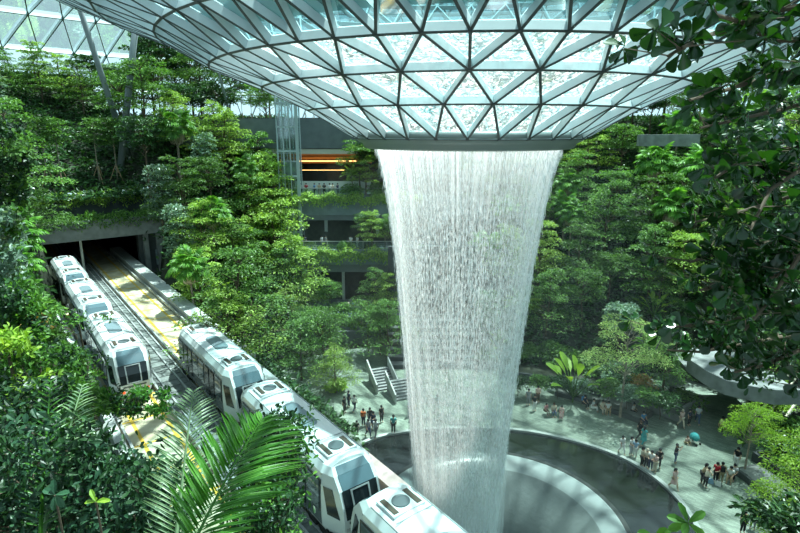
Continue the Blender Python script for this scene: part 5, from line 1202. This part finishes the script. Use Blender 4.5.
# galleries
def pg(px, y, z, pose, top, bottom, face, label, **k):
    x = at_y(px, 200, y)[0]; x = (px - 400) / F_PX * (y * math.cos(PITCH) + (CAMZ - z) * math.sin(PITCH)); person((x, y, z), pose, top, bottom, face, label, **k)
for px, top, bot, lab in [(301, 'white', 'jeans', 'person in white at the lift tower end of the top gallery'), (306.5, 'red', 'grey', 'person in red on the top gallery beside the lift tower'), (314.8, 'blue', 'navy', 'person in blue on the top gallery in front of the pale panel'), (319.7, 'tan', 'tan', 'person in tan on the top gallery right of the one in blue'), (324.5, 'black', 'black', 'person in black in the middle of the top gallery row'),
                          (330, 'white', 'grey', 'person in white on the top gallery right of the one in black'), (333, 'cream', 'cream', 'person in cream on the top gallery shoulder to shoulder with the white one'), (337.8, 'navy', 'jeans', 'person in navy at the right end of the top gallery row')]:
    pg(px, 78.3, ZA, 'stand', top, bot, random.uniform(-60, 60), lab, group='people along the top gallery')
for px, top, bot, lab in [(305, 'navy', 'black', 'person in navy at the left end of the middle gallery'), (322, 'lightgrey', 'grey', 'person in light grey on the middle gallery, left of a pair'), (326, 'grey', 'navy', 'person in grey on the middle gallery, right of a pair'), (351, 'white', 'black', 'person in white on the middle gallery near the pale column'), (357.5, 'white', 'white', 'person all in white on the middle gallery nearest the waterfall')]:
    pg(px, 72.6, ZB, 'stand', top, bot, random.uniform(-60, 60), lab, group='people along the middle gallery')
for px, top, bot, lab in [(348, 'cream', 'brown', 'person in cream on the lowest gallery'), (354, 'lightblue', 'navy', 'person in a pale blue shirt on the lowest gallery'), (368, 'black', 'black', 'person in black on the lowest gallery behind the leaves'), (374, 'orange', 'brown', 'person in orange on the lowest gallery close to the waterfall')]:
    pg(px, 66.6, ZC, 'hold', top, bot, random.uniform(-60, 60), lab, group='people along the lowest gallery')
# things people left about
def stroller(px, py, label):
    p = at_z(px, py, 0); r_ = tag(empty('stroller', (p[0], p[1], 0), .5), label, 'stroller'); T_ = cm_('teal')
    q = MB(); q.lathe([(.02, .95), (.2, .93), (.34, .8), (.38, .62)], 14, (0, .05, 0)); q.build('hood', T_, r_, True); MB().box((0, 0, .5), (.45, .6, .22)).build('seat', T_, r_)
    f_ = MB()
    for sx in (-1, 1): f_.tube([(sx * .24, .4, 1.0), (sx * .24, .1, .45), (sx * .24, -.4, .12)], .015, 5); 
    f_.tube([(-.24, .4, 1.0), (.24, .4, 1.0)], .015, 5); f_.build('frame', STEELM, r_)
    for sx in (-1, 1):
        for y in (-.38, .3): MB().tube([(sx * .26 - .02, y, .1), (sx * .26 + .02, y, .1)], .1, 12).build('wheel', RUBB, r_)
stroller(694, 443.5, 'teal hooded stroller on the plaza beside the sitting child')
def bag_(px, py, c, label):
    p = at_z(px, py, 0); r_ = tag(empty('bag', (p[0], p[1], 0), random.uniform(0, 3)), label, 'bag'); mb = MB(); mb.add([(-.2, -.1, 0), (.2, -.1, 0), (.2, .1, 0), (-.2, .1, 0), (-.15, -.06, .36), (.15, -.06, .36), (.15, .06, .36), (-.15, .06, .36)], [[0, 3, 2, 1], [4, 5, 6, 7], [0, 1, 5, 4], [1, 2, 6, 5], [2, 3, 7, 6], [3, 0, 4, 7]]); mb.build('sack', cm_(c), r_)
    MB().tube([(-.1, 0, .34), (-.05, 0, .5), (.05, 0, .5), (.1, 0, .34)], .012, 5).build('handle', cm_(c), r_)
bag_(710.5, 483, 'lightblue', 'pale blue bag on the ground left of the one in red'); bag_(718, 485.5, 'white', 'white bag on the ground at the feet of the backpack wearer')
bag_(560, 411, 'black', 'black bag lying on the low dark bench beside the pink skirted child')
# ------------------------------------------------------------------ foreground plants
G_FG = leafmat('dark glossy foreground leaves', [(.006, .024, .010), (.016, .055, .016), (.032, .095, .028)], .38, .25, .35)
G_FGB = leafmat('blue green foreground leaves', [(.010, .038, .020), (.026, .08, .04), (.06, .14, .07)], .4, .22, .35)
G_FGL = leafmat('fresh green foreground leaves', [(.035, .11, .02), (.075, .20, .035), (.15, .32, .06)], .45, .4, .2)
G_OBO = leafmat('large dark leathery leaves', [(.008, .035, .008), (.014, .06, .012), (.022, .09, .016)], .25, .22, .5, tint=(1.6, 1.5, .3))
G_FR = leafmat('glossy palm leaflets', [(.05, .19, .02), (.08, .26, .03), (.12, .32, .05)], .28, .35, .5)
G_FRG = leafmat('grey green palm leaflets', [(.12, .20, .12), (.18, .28, .15), (.24, .34, .18)], .35, .3, .45)
def to_ground(base, name='lower_stem', parent=None, r=.06, origin=None):
    gz = g1(base[0], base[1]); o_ = np.array(origin); b = np.array(base) - o_
    mb = MB(); mb.tube([(b[0], b[1], gz - .3 - o_[2]), (b[0] + .1, b[1] + .05, (gz - o_[2] + b[2]) / 2), tuple(b)], [r * 1.5, r * 1.2, r], 7); return mb.build(name, BARK, parent)
def bush(label, px0, px1, py0, py1, d0, d1, n, L_, W_, m, ncl=60, cat='bush', name='leafy_bush', kind=8, updir=.3, m2=None, f2=.3, org=None):
    c = at_y(*(org or ((px0 + px1) / 2, (py0 + py1) / 2)), (d0 + d1) / 2); o_ = np.array([c[0], c[1], c[2]]); r_ = tag(empty(name, tuple(o_)), label, cat)
    fo = MB(); tw = MB(); g = rng
    for k in range(ncl):
        q = at_y(g.uniform(px0, px1), py0 + (py1 - py0) * g.uniform(0, 1) ** .8, g.uniform(d0, d1)) - o_
        hub = np.array([q[0] * .4, q[1] * .4, q[2] - .5]); tw.tube([hub, q + [0, 0, -.12], q + [.02, 0, .1]], [.014, .008, .004], 4, cap=False)
        m_ = n // ncl; t = g.uniform(0, 1, m_)
        P = q + g.normal(0, .17, (m_, 3)) * [1, 1, .8]
        D = g.normal(0, 1, (m_, 3)) + [0, -.2, updir]
        fo.leaves(P, D, g.normal(0, .45, (m_, 3)) + [0, -.3, 1], g.uniform(.6, 1.2, m_) * L_, g.uniform(.8, 1.2, m_) * W_, kind, 1 if (m2 and g.uniform() < f2) else 0, droop=.2)
    tw.build('twigs', BARK, r_); fo.build('foliage', [m, m2] if m2 else m, r_); to_ground(o_ + [0, 0, -.4], 'stem', r_, .05, o_); return r_
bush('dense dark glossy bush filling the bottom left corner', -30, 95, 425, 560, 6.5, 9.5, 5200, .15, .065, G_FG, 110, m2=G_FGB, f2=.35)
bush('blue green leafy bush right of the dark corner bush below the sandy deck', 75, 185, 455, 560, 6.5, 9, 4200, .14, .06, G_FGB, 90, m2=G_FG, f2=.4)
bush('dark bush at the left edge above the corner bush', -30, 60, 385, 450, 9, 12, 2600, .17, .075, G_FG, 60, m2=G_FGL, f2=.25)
bush('mid green bush leaning over the roof of the middle train car', 252, 300, 418, 475, 8.5, 10.5, 2000, .14, .055, G_FGL, 50, m2=G_FG, f2=.5)
bush('thin leafy bush behind the big palm frond beside the train', 235, 290, 460, 545, 7.5, 9.5, 2300, .13, .05, G_FG, 60, m2=G_FGL, f2=.3)
bush('silvery green bush on the left edge beside the tunnel train', -35, 22, 210, 285, 22, 27, 2200, .32, .15, G_GREY, 70, m2=G_FGL, f2=.4)
bush('green bush on the left edge below the silvery bush', -20, 40, 285, 345, 18, 22, 2600, .26, .12, G_FGL, 60, m2=G_FG, f2=.5)
bush('green bush spilling toward the side of the left train', 0, 80, 345, 400, 15, 19, 3000, .22, .10, G_FGL, 70, m2=G_FG, f2=.45)
bush('leafy bush hiding the guideway in front of the tail lamps', 92, 170, 391, 412, 24, 26.5, 1900, .26, .12, G_FGL, 50, m2=G_FG, f2=.3, org=(92, 396))
bush('leafy spray crossing the side of the middle left train car', 48, 108, 312, 326, 25, 28, 260, .2, .09, G_FGL, 18, m2=G_FG, f2=.4)
bush('leafy spray crossing the front of the tail lamp car', 62, 108, 352, 372, 22, 25, 260, .2, .09, G_FGL, 18, m2=G_FG, f2=.4)
bush('dark tree crown filling the left edge above the tunnel train', -35, 26, 120, 215, 26, 32, 4200, .34, .16, G_FG, 90, 'tree', 'broadleaf_tree', m2=G_MID, f2=.5)
bush('yellow leaved bush on the left edge above the palms', -15, 28, 335, 352, 14, 16, 500, .24, .10, G_YEL, 14)
bush('small yellow leaved bush below the other yellow bush', 22, 48, 380, 398, 13, 15, 420, .2, .09, G_YEL, 12)
# feather fronds close to the camera
def palm_plant(label, base_px, base_d, fr, mats_, name='feather_palm'):
    b = at_y(*base_px, base_d); r_ = tag(empty(name, tuple(b)), label, 'palm tree'); g = rng
    for i, (tip_px, tip_d, nl, ll, lw, droop, mm) in enumerate(fr):
        t = at_y(*tip_px, tip_d) - b; L_ = np.linalg.norm(t) * 1.06; d = t / np.linalg.norm(t) + np.array([0, 0, droop * .42]); mb = MB(); frond(mb, (0, 0, 0), d, L_, g, nl, ll, lw, droop); mb.build('frond', mm, r_)
    to_ground(b, 'trunk', r_, .08, b); return r_
palm_plant('big green palm with a broad sunlit frond, bottom of the picture beside the train', (186, 560), 4.3, [((258, 424), 5.5, 42, .80, .04, .35, G_FR), ((150, 640), 4.0, 30, .6, .045, .6, G_FR), ((340, 600), 5.2, 44, .62, .045, .8, G_FR)], None)
palm_plant('grey green palm with thin fronds left of the big frond', (172, 580), 5.6, [((192, 400), 7.4, 40, .62, .03, .2, G_FRG)], None)
palm_plant('pale palm with upright fronds at the left over the train track', (40, 545), 6.4, [((80, 392), 8.6, 30, .5, .025, .2, G_FRG), ((50, 388), 8.0, 24, .42, .025, .3, G_FR)], None)
# seedling with broad oval leaves, bottom right, and a yellow green sprig bottom left
def sapling(label, px, py, d, leaves_, L_, W_, mm):
    b = at_y(px, py, d); r_ = tag(empty('broad_leaf_sapling', tuple(b)), label, 'sapling'); mb = MB(); P = []; D = []
    for dx, dy, dz in leaves_: P.append((0, 0, 0)); D.append((dx, dy, dz))
    mb.leaves(np.array(P, float), np.array(D, float), np.array([[0, -.5, 1.]] * len(P)) + rng.normal(0, .15, (len(P), 3)), L_, W_, 8, droop=.15); mb.build('leaves', mm, r_); to_ground(b, 'stem', r_, .012, b)
sapling('sapling with broad oval bright leaves at the bottom right edge of the pool', 688, 523, 6, [(1, 0, .9), (-1, .2, .3), (-.4, -.5, .1), (.5, -.3, -.3), (-.3, .4, .9), (-1, 0, -.4)], .26, .11, G_FGL)
sapling('sapling with darker oval leaves just left of the bright one', 655, 538, 6, [(1, 0, .5), (-1, .2, .3), (.1, -.5, .4), (.5, -.3, .9)], .22, .12, G_FGL)
sapling('bright yellow green sprig in the dark bushes, bottom left', 96, 502, 5.6, [(1, 0, .2), (-1, .2, -.1), (.3, -.5, .6), (.9, -.3, .5), (-.4, .3, .5)], .17, .06, G_YEL)
sapling('pale broad leaf sprig left of the yellow sprig', 55, 495, 5.4, [(1, 0, .3), (-.8, .2, .3), (.0, -.5, -.8), (.6, -.3, -.6), (-.2, .3, 1)], .17, .08, G_FGB)
# large-leaved tree reaching in from the right
tb = np.array([7.2, 4.5, 0.]); tb[2] = g1(tb[0], tb[1]); rt = tag(empty('large_leaved_tree', tuple(tb)), 'dark large leaved tree whose branches hang in from the right edge', 'tree')
mb = MB(); mb.tube([(0, 0, -.5), (.1, .2, 8), (0, .3, 13), (-.1, .4, 17)], [.22, .18, .14, .08], 10); mb.build('trunk', BARK, rt)
BR = [([(830, 0), (760, 14), (712, 34), (682, 48), (668, 56)], 4.6, 15), ([(830, 40), (770, 40), (742, 22), (712, 14)], 4.4, 8), ([(830, 62), (765, 78), (720, 92), (690, 100)], 5.0, 13), ([(835, 95), (780, 110), (735, 120), (700, 128)], 5.6, 15), ([(830, 140), (780, 150), (735, 165), (715, 178)], 5.2, 15),
      ([(840, 180), (780, 200), (730, 215), (695, 222)], 5.8, 18), ([(840, 215), (780, 240), (730, 250), (690, 262)], 5.4, 20), ([(840, 250), (780, 275), (735, 285), (700, 290)], 5.0, 20), ([(840, 280), (790, 305), (740, 318), (690, 325), (655, 330)], 5.6, 24), ([(840, 300), (790, 335), (740, 345), (700, 352), (668, 350)], 6.0, 24), ([(840, 330), (800, 350), (765, 365), (735, 372)], 5.2, 14), ([(840, 230), (800, 255), (770, 300), (745, 330)], 4.8, 16), ([(840, 120), (800, 170), (770, 190), (750, 230)], 5.0, 14)]
bmb = MB(); P = []; D = []; NNm = []; LL = []
for pts_, d, nr in BR:
    W3 = [at_y(p[0], p[1], d + .25 * math.sin(i * 2.1 + d)) - tb for i, p in enumerate(pts_)]; W3 = [np.array([-.05, .35, min(W3[0][2] - .4, 16.5)])] + W3 if False else [np.array([0, .3, W3[0][2] - .5])] + W3
    bmb.tube(W3, [.035] + [.022 * (1 - .75 * i / len(pts_)) + .003 for i in range(len(pts_))], 6)
    seg = W3[1:]
    for k in range(nr):
        f = (k + rng.uniform(.2, .9)) / nr * (len(seg) - 1); i = min(int(f), len(seg) - 2); q = seg[i] + (seg[i + 1] - seg[i]) * (f - i); tg = unit(seg[i + 1] - seg[i])
        off = rng.normal(0, .16, 3); off[2] = abs(off[2]) * .6; tipq = q + off; bmb.tube([q, tipq], [.006, .004], 4, cap=False)
        for j in range(8):
            a = j * 2 * PI / 8 + rng.uniform(0, .6); s_ = unit(np.cross(tg, [0, 0, 1.])); u_ = np.array([0, 0, 1.])
            P.append(tipq + rng.normal(0, .02, 3)); D.append(tg * .35 + (s_ * math.cos(a) + u_ * math.sin(a)) * rng.uniform(.6, 1) + [0, 0, -.12]); NNm.append(tg * -.8 + rng.normal(0, .4, 3) + [0, 0, .5]); LL.append(rng.uniform(.10, .20))
bmb.build('branches', BARK, rt); lmb = MB(); LL = np.array(LL); NP_ = len(P)
def obov(mb, P, D, Nn, L_):
    P, D, Nn = map(np.array, (P, D, Nn)); D = unit(D); S = unit(np.cross(D, Nn)); U = np.cross(S, D); L_ = L_[:, None]; prf = [(.25, .22), (.5, .62), (.75, 1.), (.91, .85), (.985, .42)]; vs = [P]
    for sg in (-1, 1):
        for t, w_ in prf: vs.append(P + D * L_ * t + S * sg * L_ * .31 * w_ + U * L_ * (.07 * w_ - .12 * t * t))
    vs.append(P + D * L_ * 1.0 - U * L_ * .1); vs.append(P + D * L_ * .6 - U * L_ * .06)
    V = np.stack(vs, 1); F_ = [[0, 1, 12], [1, 2, 12], [2, 3, 12], [3, 4, 12], [4, 5, 12], [5, 11, 12], [0, 12, 6], [6, 12, 7], [7, 12, 8], [8, 12, 9], [9, 12, 10], [10, 12, 11]]
    n = len(P); mb.add(V.reshape(-1, 3), (np.array(F_)[None] + (np.arange(n) * 13)[:, None, None]).reshape(-1, 3))
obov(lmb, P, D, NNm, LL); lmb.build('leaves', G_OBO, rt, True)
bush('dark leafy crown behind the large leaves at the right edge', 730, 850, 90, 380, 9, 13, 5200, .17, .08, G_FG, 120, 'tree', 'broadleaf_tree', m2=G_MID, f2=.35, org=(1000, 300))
ms = MB(); ms.lathe([(.01, .4), (13, .4), (15, 6), (13, 16), (9, 24), (.01, 24.4)], 40, (W[0], W[1], 0)); mm_ = bpy.data.materials.new('drifting mist'); mm_.use_nodes = True; nt = mm_.node_tree; nt.nodes.remove(nt.nodes['Principled BSDF'])
vs_ = nt.nodes.new('ShaderNodeVolumeScatter'); vs_.inputs['Density'].default_value = .0022; vs_.inputs['Color'].default_value = (.9, .97, 1, 1); vs_.inputs['Anisotropy'].default_value = .3
nt.links.new(vs_.outputs[0], nt.nodes['Material Output'].inputs['Volume'])
tag(ms.build('mist', mm_), 'faint mist drifting around the waterfall', 'mist', None, 'stuff')
# ------------------------------------------------------------------ camera and light
cam = bpy.data.cameras.new('camera'); co = bpy.data.objects.new('camera', cam); C.objects.link(co)
cam.sensor_width = 36; cam.lens = F_PX / 800 * 36; co.location = (0, 0, CAMZ); co.rotation_euler = (PI / 2 - PITCH, 0, 0); cam.clip_end = 500; cam.clip_start = .05
sc = bpy.context.scene; sc.camera = co
w = bpy.data.worlds.new('sky'); sc.world = w; w.use_nodes = True
bg = w.node_tree.nodes['Background']; bg.inputs[0].default_value = (.80, .94, 1.0, 1); bg.inputs[1].default_value = 1.25
sn = bpy.data.lights.new('sun', 'SUN'); sn.energy = 13.5; sn.angle = .02; sn.color = (1, .96, .86)
so = bpy.data.objects.new('sun', sn); C.objects.link(so); EL, AZ = math.radians(70), math.radians(42)
so.rotation_euler = Vector((-math.cos(EL) * math.sin(AZ), -math.cos(EL) * math.cos(AZ), -math.sin(EL))).to_track_quat('-Z', 'Y').to_euler()
so.location = (30, 60, 80)
v = sc.view_settings; v.view_transform = 'Standard'; v.look = 'None'; v.exposure = 0.12; v.gamma = 1
cy = sc.cycles; cy.use_denoising = True; cy.max_bounces = 6; cy.diffuse_bounces = 3; cy.glossy_bounces = 2; cy.transmission_bounces = 4; cy.transparent_max_bounces = 16
cy.sample_clamp_indirect = 6; cy.caustics_reflective = False; cy.caustics_refractive = False
